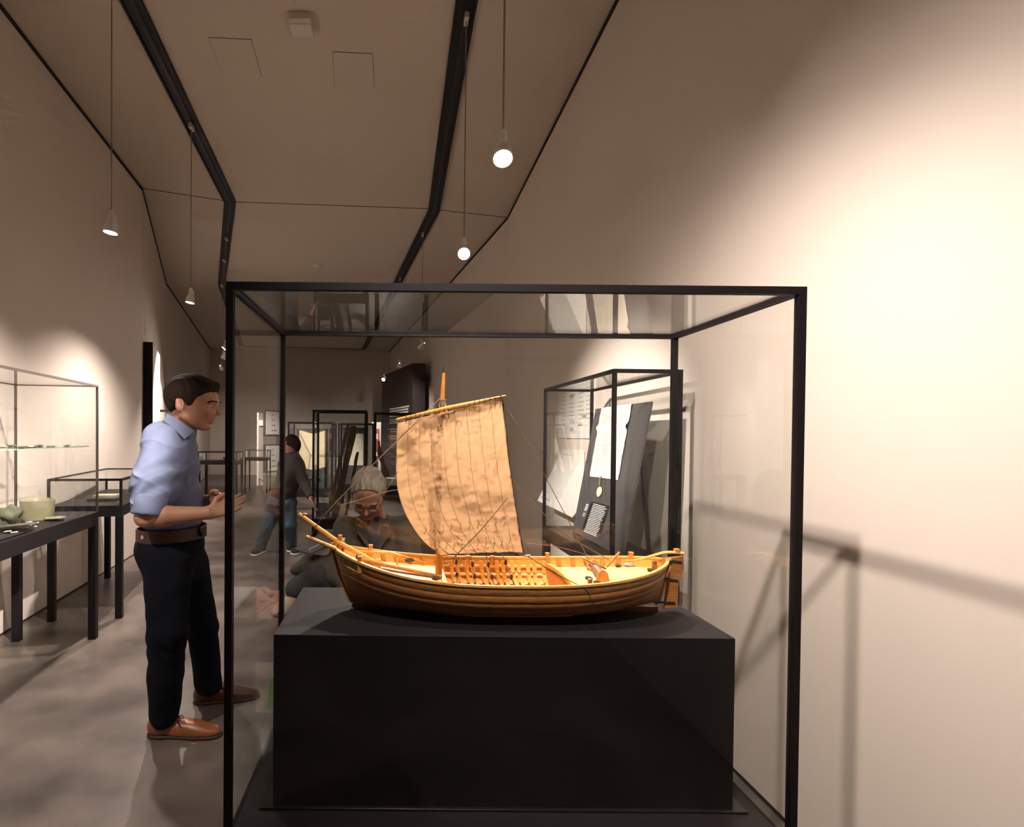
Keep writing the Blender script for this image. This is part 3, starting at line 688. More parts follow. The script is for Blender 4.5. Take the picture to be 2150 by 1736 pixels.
tdn = (Vector((1.255, 0, 0.875)) - Vector((1.475, 0, 1.345))).normalized(); nl = Vector((-0.47, 0, 0.22)).normalized()
text_lines(Vector((1.475, 4.85, 1.345)) + tdn * .05, (0, -1, 0), tdn, 1, 0.3, 0.03, 0.008, M_PRINTG, wl, off=nl, words=False)
text_lines(Vector((1.475, 4.84, 1.345)) + tdn * .47, (0, -1, 0), tdn, 1, 0.35, 0.03, 0.006, M_PRINT, wl, off=nl, words=False)
# tall black text panel far down the wall
bp_ = thing('information_stele', 'tall glossy black text panel with white lettering standing against the wall', 'panel', (0.3, 12.6, 0.42))
A0, A1 = Vector((0.32, 12.3, 0)), Vector((-0.44, 15.0, 0)); zt = 3.07; zb = 0.42
Ba, Bb = A0 + Vector((0.29, 0.06, 0)), A1 + Vector((0.62, 0.1, 0))
MB().hexa([Vector((p.x, p.y, zb)) for p in (A0, Ba, Bb, A1)] + [Vector((p.x, p.y, zt)) for p in (A0, Ba, Bb, A1)]).build('panel_body', M_PANELB, bp_)
ub = (A0 - A1).normalized(); nb2 = Vector((0, 0, 1)).cross(ub).normalized()
if nb2.x > 0: nb2 = -nb2
def tb(k, z): return lerp(A1, A0, k) + Vector((0, 0, z))
text_lines(tb(.30, 2.14), ub, (0, 0, -1), 4, 1.75, 0.062, 0.036, M_PRINTW, bp_, off=nb2, ragged=.2)
text_lines(tb(.30, 1.86), ub, (0, 0, -1), 3, 1.5, 0.045, 0.020, M_PRINTW, bp_, off=nb2, ragged=.2)
for i, z in enumerate((1.62, 1.44, 1.22, 0.98, 0.80)):
    text_lines(tb(.24, z), ub, (0, 0, -1), 1, 0.10, 0.05, 0.03, M_PRINTW, bp_, off=nb2, words=False, ragged=0)
    text_lines(tb(.32, z), ub, (0, 0, -1), 2, 0.8, 0.06, 0.025, M_PRINTW if i < 3 else M_PRINTG, bp_, off=nb2, ragged=.4)
# tall white panel with a dark edge on the far side wall
wl2 = thing('light_wall_panel', 'tall white wall panel with a dark metal edge behind the man in the blue shirt', 'panel', (-3.35, 7.3, 0.5))
pa, pb = Vector((-3.205, 6.9, 0)), Vector((-3.62, 8.08, 0)); zA, zB = 0.5, 2.60; inw = Vector((0.943, 0.333, 0))
def slabp(a, b, th, z0, z1, m, nm, par):
    off = inw * th; MB().hexa([Vector((p.x, p.y, z0)) for p in (a, b, b + off, a + off)] + [Vector((p.x, p.y, z1)) for p in (a, b, b + off, a + off)]).build(nm, m, par)
slabp(pa, pa + (pb - pa) * 0.03, 0.105, zA, zB, M_BLACK, 'edge_profile', wl2); slabp(pa + (pb - pa) * 0.03, pb, 0.10, zA, zB, M_WHITE, 'panel_face', wl2)
# pair of framed text panels on the far wall
for (y0, y1, su, lab) in ((860, 916, .1, 'white framed text panel on the far wall, upper of two'), (933, 990, .6, 'white framed text panel on the far wall, lower of two')):
    a, b = at(556, y0, 15.2), at(600, y1, 15.9)
    r = thing('framed_text_panel', lab, 'panel', (a.x, a.y, b.z), 'framed text panels')
    dirx = Vector((b.x - a.x, 0.9, 0)).normalized(); nn = Vector((dirx.y, -dirx.x, 0)); wd_ = 0.92; h = a.z - b.z
    o = Vector((a.x, a.y, b.z))
    def P(u, z, n): return o + dirx * u + nn * n + Vector((0, 0, z))
    MB().hexa([P(0, 0, 0), P(wd_, 0, 0), P(wd_, 0, -.06), P(0, 0, -.06), P(0, h, 0), P(wd_, h, 0), P(wd_, h, -.06), P(0, h, -.06)]).build('panel_frame', M_GREY, r)
    MB().hexa([P(.05, .05, .012), P(wd_ - .04, .05, .012), P(wd_ - .04, .05, 0), P(.05, .05, 0), P(.05, h - .04, .012), P(wd_ - .04, h - .04, .012), P(wd_ - .04, h - .04, 0), P(.05, h - .04, 0)]).build('panel_board', M_WHITE, r)
    mb = MB()
    for i in range(4):
        z = h * (.80 - .2 * i); p = P(.28, z, .014); q = P(.28 + .08 + .05 * i, z, .014); mb.add([p, q, q + Vector((0, 0, .03)), p + Vector((0, 0, .03))], [(0, 1, 2, 3)])
    mb.build('printed_text', M_PRINT, r)
    s0, s1 = (-.30, -.36) if su < .5 else (-.06, -.12)
    sup = MB(); sup.hexa([P(su, -o.z, s0), P(su + .2, -o.z, s0), P(su + .2, -o.z, s1), P(su, -o.z, s1), P(su, h * .9, s0), P(su + .2, h * .9, s0), P(su + .2, h * .9, s1), P(su, h * .9, s1)])
    if su < .5: sup.hexa([P(su, h * .4, -.06), P(su + .2, h * .4, -.06), P(su + .2, h * .4, -.33), P(su, h * .4, -.33), P(su, h * .6, -.06), P(su + .2, h * .6, -.06), P(su + .2, h * .6, -.33), P(su, h * .6, -.33)])
    sup.build('stand', M_WALL, r)
# ---- pottery on the tall table
ZS = zs1 + 0.0005
M_CELADON = mat('green_glaze', (0.20, 0.20, 0.115), 0.4, col2=(0.30, 0.27, 0.18), vscale=14, bump=.2, bscale=30)
M_GREENST = mat('green_stone', (0.062, 0.075, 0.042), 0.7, col2=(0.10, 0.11, 0.065), vscale=12, bump=.5, bscale=25)
M_SHARD = mat('pale_shard', (0.52, 0.42, 0.30), 0.6, var=.2, vscale=20); M_FLAKE = mat('white_flake', (0.80, 0.74, 0.66), 0.5); M_DARKSH = mat('grey_shard', (0.15, 0.15, 0.11), 0.6, var=.3, vscale=20)
c = onz(79, 1089, ZS)
tag(MB().lathe([(0.0, 0.006), (0.083, 0.006), (0.085, 0.0), (0.088, 0.0), (0.094, 0.06), (0.098, 0.122), (0.094, 0.124), (0.089, 0.118), (0.084, 0.03), (0.0, 0.02)], c, 28, cap=False).build('pottery_bowl', M_CELADON, smooth=True, auto=45), 'straight sided green glazed pottery bowl on the glass table', 'bowl')
c = onz(22, 1100, ZS)
tag(MB().blob(c + Vector((0, 0, 0.062)), (0.066, 0.05, 0.056), jag=0.45, seed=2, nu=20, nv=12).build('green_potsherd', M_GREENST, smooth=True), 'rough dark green pottery lump on the glass table', 'potsherd')
def shard(px, py, r, m, lab, seed, nm='pottery_shard', tilt=0.08, grp=None):
    c = onz(px, py, ZS); mb = MB(); n = 12; p = []
    for i in range(n):
        a = 2 * math.pi * i / n; k = 1 + 0.35 * noise.noise(Vector((math.cos(a) * 1.5 + seed * 3.3, math.sin(a) * 1.5, seed)))
        p.append(c + Vector((r[0] * k * math.cos(a), r[1] * k * math.sin(a), 0.004 + tilt * r[0] * k * math.cos(a + .4) + tilt * r[0])))
    mb.prism(p, (0, 0, r[2])); tag(mb.build(nm, m, bevel=0.002), lab, 'shard', grp)
shard(116, 1091, (0.06, 0.045, 0.010), M_SHARD, 'flat pale pottery plate fragment beside the green bowl', 1)
shard(28, 1112, (0.13, 0.06, 0.012), M_DARKSH, 'long curved grey pottery fragment beside the green lump', 2, tilt=.12)
for i, (x, y) in enumerate(((52, 1103), (60, 1099), (67, 1104), (74, 1101), (58, 1108), (70, 1109), (30, 1121), (16, 1119))):
    shard(x, y, (0.020, 0.014, 0.006), M_FLAKE, 'small white shell-like flake scattered on the glass table', 5 + i, 'white_flake', .15, 'white flakes on the glass table')
c = onz(16, 1128, ZS)
tag(MB().box(c + Vector((0, 0, 0.004)), (0.05, 0.26, 0.007), 0.11).build('label_strip', M_BLACK), 'thin black label bar lying on the glass table', 'label')
# glass shelf with small finds
shz = 1.352
sh = thing('glass_shelf', 'thin green edged glass shelf inside the tall table case', 'shelf', L1(0.27, 0.9, shz))
p4 = [L1(0.03, 0.03, shz), L1(0.50, 0.03, shz), L1(0.50, 1.86, shz), L1(0.03, 1.86, shz)]
MB().hexa([v for v in p4] + [v + Vector((0, 0, 0.006)) for v in p4]).build('shelf_pane', M_GLASS, sh)
e = MB(); e.bar(L1(0.503, 0.03, shz + .003), L1(0.503, 1.86, shz + .003), 0.004, 0.006); e.build('shelf_edge', M_GREENGLASS, sh)
e = MB(); e.bar(L1(0.03, 1.862, shz + .003), L1(0.50, 1.862, shz + .003), 0.004, 0.006); e.build('shelf_edge', M_GREENGLASS, sh)
for i, (lx, ly, w) in enumerate(((0.42, 1.2, .05), (0.40, 1.32, .04), (0.36, 1.42, .05), (0.40, 1.55, .05), (0.30, 1.62, .04), (0.42, 1.72, .035), (0.2, 1.5, .05), (0.25, 1.3, .05))):
    c = L1(lx, ly, shz + .0065); mb = MB(); mb.blob(c + Vector((0, 0, 0.006)), (w * .6, w * .45, 0.006), jag=.6, seed=i); tag(mb.build('small_find', (M_DARKSH, M_SHARD)[i % 2], smooth=True), 'small flat shard lying on the glass shelf', 'shard', 'small finds on the glass shelf')
# low table case
t2, L2, bx2, zs2 = vitrine('low_glass_table_case', 'black table with a low flat glass case behind the pottery table', 'display case', (-2.665, 4.16), R(11), 0.53, 1.35, 0.80, 0.085, 1.095, 0.018)
for (lx, ly, sx, sy, sz, m, lab, nm) in ((0.28, 0.40, 0.22, 0.16, 0.02, M_GREY, 'flat grey book rest inside the low table case', 'book_rest'), (0.29, 0.42, 0.18, 0.13, 0.022, M_SHARD, 'open brown book on the grey rest', 'old_book'), (0.42, 0.95, 0.05, 0.06, 0.03, M_BLACK, 'small black block inside the low table case', 'small_block')):
    c = L2(lx, ly, zs2 + 0.0005 + (0.021 if nm == 'old_book' else 0)); tag(MB().box(c + Vector((0, 0, sz / 2)), (sx, sy, sz), R(11)).build(nm, m, bevel=.002), lab, 'exhibit')
c = L2(0.45, 0.72, zs2 + .0005); tag(MB().lathe([(0.028, 0), (0.03, .004), (0.02, .008)], c, 18).build('metal_disc', M_IRON, smooth=True, auto=40), 'small dark metal disc in the low table case', 'disc')
# far small tables
def far_table(name, lab, o, yaw, w, d, zu, st, zt, bar=0.02, leg=0.05): return vitrine(name, lab, 'display case', o, yaw, w, d, zu, st, zt, bar, leg)
f1 = far_table('small_table_case', 'small black table case holding a dark bowl far behind the man in the blue shirt', (-4.20, 11.5), R(4), 0.82, 0.6, 0.80, 0.08, 1.07)
c = f1[1](0.55, 0.3, 0.8805); tag(MB().lathe([(0.04, 0), (0.05, .0), (0.10, .05), (0.105, .07), (0.098, .07), (0.045, .012), (0, .01)], c, 18, cap=False).build('dark_bowl', M_BROWNW, smooth=True, auto=45), 'small dark brown bowl in the small table case', 'bowl')
far_table('pale_table_case', 'slim glass table case in front of the pair of framed text panels', (-3.72, 13.3), R(6), 0.55, 0.7, 0.80, 0.07, 1.06, 0.015, 0.035)
far_table('tall_glass_case', 'narrow glass case behind the collar of the blue shirted man', (-4.02, 9.0), R(15), 0.45, 0.5, 0.75, 0.08, 1.84, 0.022)
# parchment case
A_, LA, bxA, zsA = vitrine('parchment_case', 'tall glass case with a big parchment on a grey board behind the stooping visitor', 'display case', (-2.08, 10.35), R(-1), 0.86, 0.55, 0.27, 0.15, 1.69, 0.03, leg=0.07)
pbz = zsA + .002
pb_ = thing('parchment_board', 'upright grey board carrying a large pale parchment in the glass case', 'display board', LA(0.43, 0.2, pbz))
def flat(L, x0, x1, y, z0, z1, th, m, nm, par): MB().hexa([L(x, yy, z0) for x, yy in ((x0, y), (x1, y), (x1, y + th), (x0, y + th))] + [L(x, yy, z1) for x, yy in ((x0, y), (x1, y), (x1, y + th), (x0, y + th))]).build(nm, m, par)
flat(LA, 0.12, 0.76, 0.22, pbz, 1.56, 0.03, M_GREY, 'board', pb_)
mb = MB(); mb.grid(lambda u, v: LA(0.18 + 0.52 * u, 0.214 - 0.005 * math.sin(3 * u + 2 * v), 0.80 + 0.03 * math.cos(6.2 * u) + 0.70 * v), 12, 12); mb.build('parchment', M_PARCH, pb_, smooth=True)
mb = MB(); mb.bar(LA(0.19, 0.207, 1.47), LA(0.40, 0.207, 1.05), 0.004, 0.03, up=(1, 0, 0)); mb.bar(LA(0.40, 0.207, 1.05), LA(0.69, 0.207, 1.05), 0.004, 0.035); mb.bar(LA(0.40, 0.207, 1.05), LA(0.37, 0.207, 0.80), 0.004, 0.03, up=(1, 0, 0)); mb.build('drawn_lines', M_INK, pb_)
for x0, x1 in ((0.22, 0.34), (0.36, 0.50), (0.53, 0.64)): flat(LA, x0, x1, 0.16, 0.60, 0.74, 0.004, M_GREY, 'caption_card', pb_)
# timber case
B_, LB, bxB, zsB = vitrine('timber_case', 'tall black framed glass case with dark old ship timbers leaning inside', 'display case', (-1.20, 7.7), R(1), 0.76, 0.55, 0.12, 0.14, 1.80, 0.028, leg=0.06)
def timber(a, b, w, h, lab):
    a, b = Vector(a), Vector(b); mb = MB(); n = 14; pts = [lerp(a, b, i / n) + Vector((0.012 * noise.noise(Vector((i * .5, a.x * 9, 0))), 0, 0.0)) for i in range(n + 1)]
    mb.sweep(pts, lambda k: w * (1 + .15 * math.sin(9 * k)) * (1 if k < .93 else .8), lambda k: h * (1 + .1 * math.sin(7 * k + 1)), up=(0, 1, 0.1)); tag(mb.build('ship_timber', M_OLDW, bevel=.004), lab, 'timber')
M_OLDW = mat('old_timber', (0.21, 0.145, 0.095), 0.85, col2=(0.075, 0.05, 0.035), vscale=5, stretch=(30, 30, 3), bump=.6, bscale=8, bdist=.01)
M_OLDL = mat('pale_old_timber', (0.27, 0.20, 0.14), 0.85, col2=(0.16, 0.11, 0.08), vscale=5, stretch=(30, 30, 3), bump=.6, bscale=8, bdist=.01)
timber(LB(0.30, 0.22, zsB + .004), LB(0.56, 0.36, 1.58), 0.09, 0.10, 'long dark ship timber leaning in the timber case, broad one')
timber(LB(0.20, 0.16, zsB + .004), LB(0.485, 0.26, 1.60), 0.045, 0.06, 'thin split ship timber leaning in the timber case')
timber(LB(0.46, 0.16, zsB + .004), LB(0.62, 0.30, 1.20), 0.04, 0.06, 'short dark ship timber leaning in the timber case')
c = LB(0.16, 0.12, zsB + .001); tag(MB().box(c + Vector((-0.03, -.03, 0.12)), (0.16, 0.02, 0.20), 0.05).build('photo_card', M_GREY), 'small grey photo card standing in the timber case', 'card')
# carved wood case
C_, LCc, bxCc, zsC = vitrine('carving_case', 'glass case with a carved wooden fragment in front of the black text panel', 'display case', (-0.36, 8.2), R(1), 0.80, 0.55, 0.55, 0.14, 1.79, 0.028, leg=0.06)
st = MB().ab((LCc(0.14, 0.1, 0).x, LCc(0.14, 0.1, 0).y, zsC + .001), (LCc(0.5, 0.4, 0).x, LCc(0.14, 0.1, 0).y + .28, zsC + .10)).build('white_block', M_WHITE); tag(st, 'low white block under the carved fragment', 'block')
mb = MB(); mb.sweep(smooth_path([at(812, 1012, 8.42), at(806, 990, 8.42), at(798, 962, 8.42), at(795, 936, 8.42)]), lambda k: 0.10 - .05 * k + .02 * math.sin(12 * k), lambda k: .08 - .03 * k, up=(0, 1, 0), n=8)
lo = min(v[2] for v in mb.v); mb.v = [(x, y, z - lo + zsC + .101) for x, y, z in mb.v]
tag(mb.build('wood_carving', M_OLDL, smooth=True, auto=40), 'twisted pale wooden carving standing on the white block', 'carving')
# second parchment case and printed display walls behind
D_, LDd, bxDd, zsDd = vitrine('manuscript_case', 'tall glass case with a manuscript on a grey board behind the timber case', 'display case', (-1.22, 11.2), R(-1), 0.72, 0.5, 0.27, 0.15, 1.69, 0.03, leg=0.07)
mbd = thing('manuscript_board', 'upright grey board with a pale manuscript leaf', 'display board', LDd(0.35, 0.2, zsDd + .002))
flat(LDd, 0.08, 0.56, 0.22, zsDd + .002, 1.60, 0.03, M_GREY, 'board', mbd); flat(LDd, 0.20, 0.50, 0.213, 0.82, 1.48, 0.004, M_PARCHL, 'manuscript', mbd)
M_RED = mat('red_print', (0.55, 0.07, 0.05), 0.6, col2=(0.42, 0.05, 0.04), vscale=6)
def print_wall(x0, x1, y, lab):
    r = thing('display_wall', lab, 'display wall', ((x0 + x1) / 2, y, 0))
    MB().ab((x0, y, 0.95), (x1, y + .06, 1.76)).build('panel_board', M_WHITE, r)
    n = max(2, int((x1 - x0) / 0.16))
    for i in range(n + 1):
        x = lerp(x0 + .03, x1 - .03, i / n); MB().ab((x - .03, y + .01, 0), (x + .03, y + .05, 0.95)).build('post', M_GREY if i % 2 else M_WHITE, r)
    MB().ab((x0, y - .004, 0.93), (x1, y + .06, 0.95)).build('ledge', M_GREY, r)
    w = min(0.44, (x1 - x0) * .7); cx = (x0 + x1) / 2
    MB().ab((cx - w / 2, y - .006, 1.06), (cx + w / 2, y, 1.60)).build('picture', M_RED, r)
    for k, (dx, dz, sx, sz, m) in enumerate(((-.30, .34, .25, .3, M_PRINTW), (.1, .3, .3, .36, M_PRINTW), (-.05, .40, .18, .25, M_PRINT), (.32, .42, .2, .2, M_PRINT))):
        MB().ab((cx + dx * w - sx * w / 2, y - .008, 1.06 + dz), (cx + dx * w + sx * w / 2, y - .006, 1.06 + dz + sz * .36)).build('picture_shape', m, r)
print_wall(-1.98, -1.36, 13.0, 'white display wall printed with a red picture behind the parchment case')
print_wall(-0.62, -0.40, 13.0, 'narrow white display wall with a red picture beside the carving case')

gb = thing('green_paper_bag', 'small green and white paper bag standing on the floor behind the plinth', 'bag', (-0.61, 2.92, 0))
MB().hexa([(-.68, 2.88, .001), (-.55, 2.86, .001), (-.54, 2.95, .001), (-.67, 2.97, .001), (-.665, 2.90, .15), (-.56, 2.885, .17), (-.555, 2.94, .17), (-.66, 2.945, .15)]).build('bag_body', mat('green_paper', (0.05, 0.22, 0.06), .7, col2=(0.10, 0.34, 0.11), vscale=25), gb)
MB().tube(smooth_path([(-.65, 2.91, .15), (-.63, 2.90, .20), (-.58, 2.895, .20), (-.565, 2.90, .165)]), .003, 5).build('handle', M_WHITE, gb)
# ------------------------------------------------------------------ people (signed distance fields meshed with surface nets)
def surface_nets(D, lo, res):
    S_ = D < 0
    c = [S_[i:S_.shape[0] - 1 + i, j:S_.shape[1] - 1 + j, k:S_.shape[2] - 1 + k] for i in (0, 1) for j in (0, 1) for k in (0, 1)]
    cnt = sum(a.astype(np.int8) for a in c); mask = (cnt > 0) & (cnt < 8)
    idx = np.argwhere(mask); n = len(idx); vid = -np.ones(mask.shape, np.int32); vid[mask] = np.arange(n)
    acc = np.zeros((n, 3)); num = np.zeros(n)
    off = [(i, j, k) for i in (0, 1) for j in (0, 1) for k in (0, 1)]
    val = [D[idx[:, 0] + o[0], idx[:, 1] + o[1], idx[:, 2] + o[2]] for o in off]
    for a in range(8):
        for b in range(a + 1, 8):
            df = np.array(off[b]) - np.array(off[a])
            if abs(df).sum() != 1: continue
            va, vb = val[a], val[b]; cr = (va < 0) != (vb < 0); t = np.where(cr, va / np.where(cr, va - vb, 1), 0)
            acc += np.where(cr[:, None], np.array(off[a]) + t[:, None] * df, 0); num += cr
    V = (idx + acc / num[:, None]) * res + lo
    F = []
    for ax in range(3):
        s0 = [slice(None)] * 3; s1 = [slice(None)] * 3; s0[ax] = slice(0, -1); s1[ax] = slice(1, None)
        a, b = S_[tuple(s0)], S_[tuple(s1)]; e = np.argwhere(a != b); sg = a[tuple(e.T)]
        u, w = [(1, 2), (2, 0), (0, 1)][ax]
        ok = (e[:, u] > 0) & (e[:, w] > 0) & (e[:, u] < vid.shape[u]) & (e[:, w] < vid.shape[w]); e = e[ok]; sg = sg[ok]
        def g(du, dw):
            q = e.copy(); q[:, u] += du; q[:, w] += dw; return vid[tuple(q.T)]
        quad = np.stack([g(-1, -1), g(0, -1), g(0, 0), g(-1, 0)], 1); quad[~sg] = quad[~sg][:, ::-1]; F.append(quad)
    F = np.concatenate(F); F = F[(F >= 0).all(1)]
    return V, F
def sdf_mesh(prims, res, post=None):
    los, his = [], []
    for p in prims:
        if p[0] == 'c':
            a, b = np.array(p[1]), np.array(p[2]); r = max(p[3], p[4]); l, h = np.minimum(a, b) - r, np.maximum(a, b) + r
        else:
            r = max(p[2]); l, h = np.array(p[1]) - r, np.array(p[1]) + r
        los.append(l); his.append(h)
    add = [i for i, p in enumerate(prims) if p[0] in ('c', 'e')]
    lo = np.min([los[i] for i in add], 0) - 4 * res; hi = np.max([his[i] for i in add], 0) + 4 * res
    sh = np.ceil((hi - lo) / res).astype(int) + 1
    D = np.full(sh, 1.0, np.float32)
    ax = [lo[i] + res * np.arange(sh[i]) for i in range(3)]
    for p, l, h in zip(prims, los, his):
        k = p[5]; pad = max(k, res) + 3 * res
        i0 = np.clip(np.floor((l - pad - lo) / res).astype(int), 0, sh); i1 = np.clip(np.ceil((h + pad - lo) / res).astype(int) + 1, 0, sh)
        if (i1 <= i0).any(): continue
        sl = tuple(slice(a, b) for a, b in zip(i0, i1))
        X, Y, Z = np.meshgrid(ax[0][sl[0]], ax[1][sl[1]], ax[2][sl[2]], indexing='ij'); P = np.stack([X, Y, Z], -1)
        if p[0] == 'c':
            a, b = np.array(p[1]), np.array(p[2]); ab = b - a; t = np.clip(((P - a) @ ab) / max(ab @ ab, 1e-9), 0, 1)
            d = np.linalg.norm(P - a - t[..., None] * ab, axis=-1) - (p[3] + (p[4] - p[3]) * t)
        else:
            q = P - np.array(p[1])
            if p[3] is not None: q = q @ np.array(p[3])     # columns are the local axes
            r = np.array(p[2]); k0 = np.linalg.norm(q / r, axis=-1); k1 = np.linalg.norm(q / r ** 2, axis=-1); d = np.where(k1 > 1e-6, k0 * (k0 - 1) / np.maximum(k1, 1e-6), -r.min())
        o = D[sl]
        if p[0] in ('c', 'e'):
            if k > 0:
                hh = np.clip(.5 + .5 * (o - d) / k, 0, 1); D[sl] = o * (1 - hh) + d * hh - k * hh * (1 - hh)
            else: D[sl] = np.minimum(o, d)
        else:
            if k > 0:
                hh = np.clip(.5 - .5 * (o + d) / k, 0, 1); D[sl] = o * (1 - hh) - d * hh + k * hh * (1 - hh)
            else: D[sl] = np.maximum(o, -d)
    if post is not None:
        X, Y, Z = np.meshgrid(*ax, indexing='ij'); D = post(D, X, Y, Z)
    return surface_nets(D, lo, res)
def sdf_obj(name, prims, res, m, parent=None, post=None):
    V, F = sdf_mesh(prims, res, post); mb = MB(); mb.v = [tuple(v) for v in V]; mb.f = [tuple(int(i) for i in f) for f in F]
    return mb.build(name, m, parent, smooth=True)
def C(a, b, ra, rb, k=0.03): return ('c', tuple(a), tuple(b), ra, rb, k)
def E(c, r, M=None, k=0.03): return ('e', tuple(c), tuple(r), M, None, k)
def SUB(c, r, M=None, k=0.01): return ('s', tuple(c), tuple(r), M, None, k)
def frame(f, up):
    f = Vector(f).normalized(); l = Vector(up).cross(f).normalized(); u = f.cross(l)
    return np.array([[f.x, l.x, u.x], [f.y, l.y, u.y], [f.z, l.z, u.z]])
class Head:
    def __init__(s, c, fwd, up, k): s.c = np.array(c); s.A = frame(fwd, up); s.k = k
    def p(s, x, y, z): return tuple(s.c + s.A @ (np.array((x, y, z)) * s.k))
    def r(s, *a): return tuple(v * s.k for v in a)
    def prims(s):
        A, p, r = s.A, s.p, s.r
        q = [E(p(.002, 0, .030), r(.112, .078, .092), A, 0), E(p(.048, 0, -.025), r(.068, .064, .085), A, .03 * s.k), E(p(.030, 0, -.070), r(.058, .056, .045), A, .03), E(p(.070, 0, -.098), r(.018, .026, .018), A, .02),
             E(p(.106, 0, .012), r(.016, .05, .014), A, .012), C(p(.110, 0, -.008), p(.126, 0, -.038), .0075 * s.k, .0105 * s.k, .006), E(p(.090, .034, -.03), r(.022, .03, .026), A, .02), E(p(.090, -.034, -.03), r(.022, .03, .026), A, .02)]
        for sg in (-1, 1):
            q += [E(p(.108, sg * .012, -.044), r(.012, .009, .008), A, .005), SUB(p(.118, sg * .034, -.010), r(.018, .019, .012), A, .008), E(p(.094, sg * .034, -.012), r(.0135, .0145, .0125), A, .002)]
        q += [E(p(.092, 0, -.071), r(.012, .023, .0065), A, .004), E(p(.089, 0, -.083), r(.012, .021, .007), A, .004), SUB(p(.106, 0, -.077), r(.016, .026, .0022), A, .002), SUB(p(.100, 0, -.0945), r(.016, .03, .006), A, .008), E(p(.072, 0, -.105), r(.022, .026, .014), A, .012), C(p(-.01, .055, -.065), p(.065, .02, -.105), .016 * s.k, .012 * s.k, .02), C(p(-.01, -.055, -.065), p(.065, -.02, -.105), .016 * s.k, .012 * s.k, .02)]
        for sg in (-1, 1):
            q += [E(p(-.022, sg * .079, -.012), r(.019, .0085, .031), A, .006), SUB(p(-.017, sg * .090, -.006), r(.0115, .009, .020), A, .003), E(p(-.034, sg * .084, -.008), r(.005, .006, .023), A, .004)]
        return q
    def hair(s, name, m, parent, xs, zs, grow=1.07, res=.004, extra=(), side=0.0):
        A, p, r = s.A, s.p, s.r
        pr = [E(p(-.001, 0, .034), r(.112 * grow, .078 * grow + .004, .092 * grow + .003), A, 0)] + list(extra)
        def post(D, X, Y, Z):
            L = (np.stack([X, Y, Z], -1) - s.c) @ A / s.k
            zm = np.interp(L[..., 0], xs, zs); n = .0014 * np.sin(L[..., 1] * 260 + 60 * L[..., 0] + 3 * np.sin(L[..., 0] * 40)); zm = zm + .0015 * np.sin(L[..., 1] * 300) + .002 * np.sin(L[..., 1] * 130 + 1) + np.where(L[..., 0] > .03, -side * np.clip(np.abs(L[..., 1]) - .03, 0, 1), 0)
            return np.maximum(D + n, (zm - L[..., 2]) * .7 * s.k)
        return sdf_obj(name, pr, res, m, parent, post)
def hand(w, fd, pn, td, k=1.0, curl=0.5):
    """w wrist, fd finger direction, pn palm-facing normal, td direction to the thumb side"""
    w = Vector(w); fd = Vector(fd).normalized(); td = Vector(td); td = (td - fd * td.dot(fd)).normalized(); pn = Vector(pn); pn = (pn - fd * pn.dot(fd) - td * pn.dot(td)).normalized()
    q = []
    kn = w + fd * .085 * k
    for i, o in enumerate((-.027, -.009, .009, .027)):
        q.append(C(w + td * o * .55 * k + fd * .01 * k, kn + td * o * k, .016 * k, .0115 * k, .012))
        ln = (.030, .038, .042, .036)[i] * k; p = kn + td * o * k; d = fd.copy(); a = curl * .55
        for sgm in range(3):
            d = (d * math.cos(a) + pn * math.sin(a)).normalized(); nx = p + d * ln * (1, .72, .6)[sgm]; q.append(C(p, nx, (.0095, .0088, .008)[sgm] * k, (.0088, .008, .007)[sgm] * k, .003)); p = nx; pn2 = d.cross(td); a = curl * .8
    b = w + fd * .025 * k + td * .018 * k; m1 = b + td * .032 * k + fd * .030 * k + pn * .012 * k; m2 = m1 + fd * .030 * k + td * .006 * k + pn * .008 * k; m3 = m2 + fd * .024 * k - td * .004 * k
    q += [C(b, m1, .015 * k, .012 * k, .008), C(m1, m2, .0115 * k, .010 * k, .003), C(m2, m3, .010 * k, .008 * k, .003)]
    return q
def folds(amp, f, ph=0.0):
    def post(D, X, Y, Z):
        n = np.sin(f * (Z + .35 * X) + 2.2 * np.sin(9 * X + ph) + 1.7 * np.sin(11 * Y + 5 * Z)) * (.5 + .5 * np.sin(7 * Z + 13 * X + ph)) + .5 * np.sin(f * 1.7 * (X - .6 * Z) + 2 * np.sin(12 * Z + ph))
        return D + amp * n
    return post
M_SKIN = mat('skin', (0.50, 0.26, 0.165), 0.5, var=.10, vscale=18, bump=.06, bscale=120, spec=.4)
M_HAIR = mat('brown_hair', (0.022, 0.011, 0.007), 0.7, spec=.2, bump=.5, bscale=60, stretch=(1, 6, 6))
M_SHIRT = mat('blue_shirt', (0.185, 0.220, 0.35), 0.85, spec=.2, bump=.22, bscale=16, bdist=.008, var=.05, vscale=40)
M_JEANS = mat('dark_jeans', (0.009, 0.010, 0.016), 0.95, spec=.12, bump=.35, bscale=14, bdist=.012, var=.3, vscale=8)
M_BELT = mat('brown_belt', (0.060, 0.026, 0.016), 0.45); M_SHOE = mat('tan_leather', (0.34, 0.115, 0.036), 0.36, var=.25, vscale=9); M_SHOED = mat('brown_leather', (0.085, 0.032, 0.02), 0.4)
M_SOLE = mat('dark_sole', (0.05, 0.026, 0.016), 0.6); M_LACE = mat('brown_lace', (0.06, 0.03, 0.016), 0.8); M_CREAM = mat('cream_cloth', (0.55, 0.45, 0.34), .8)
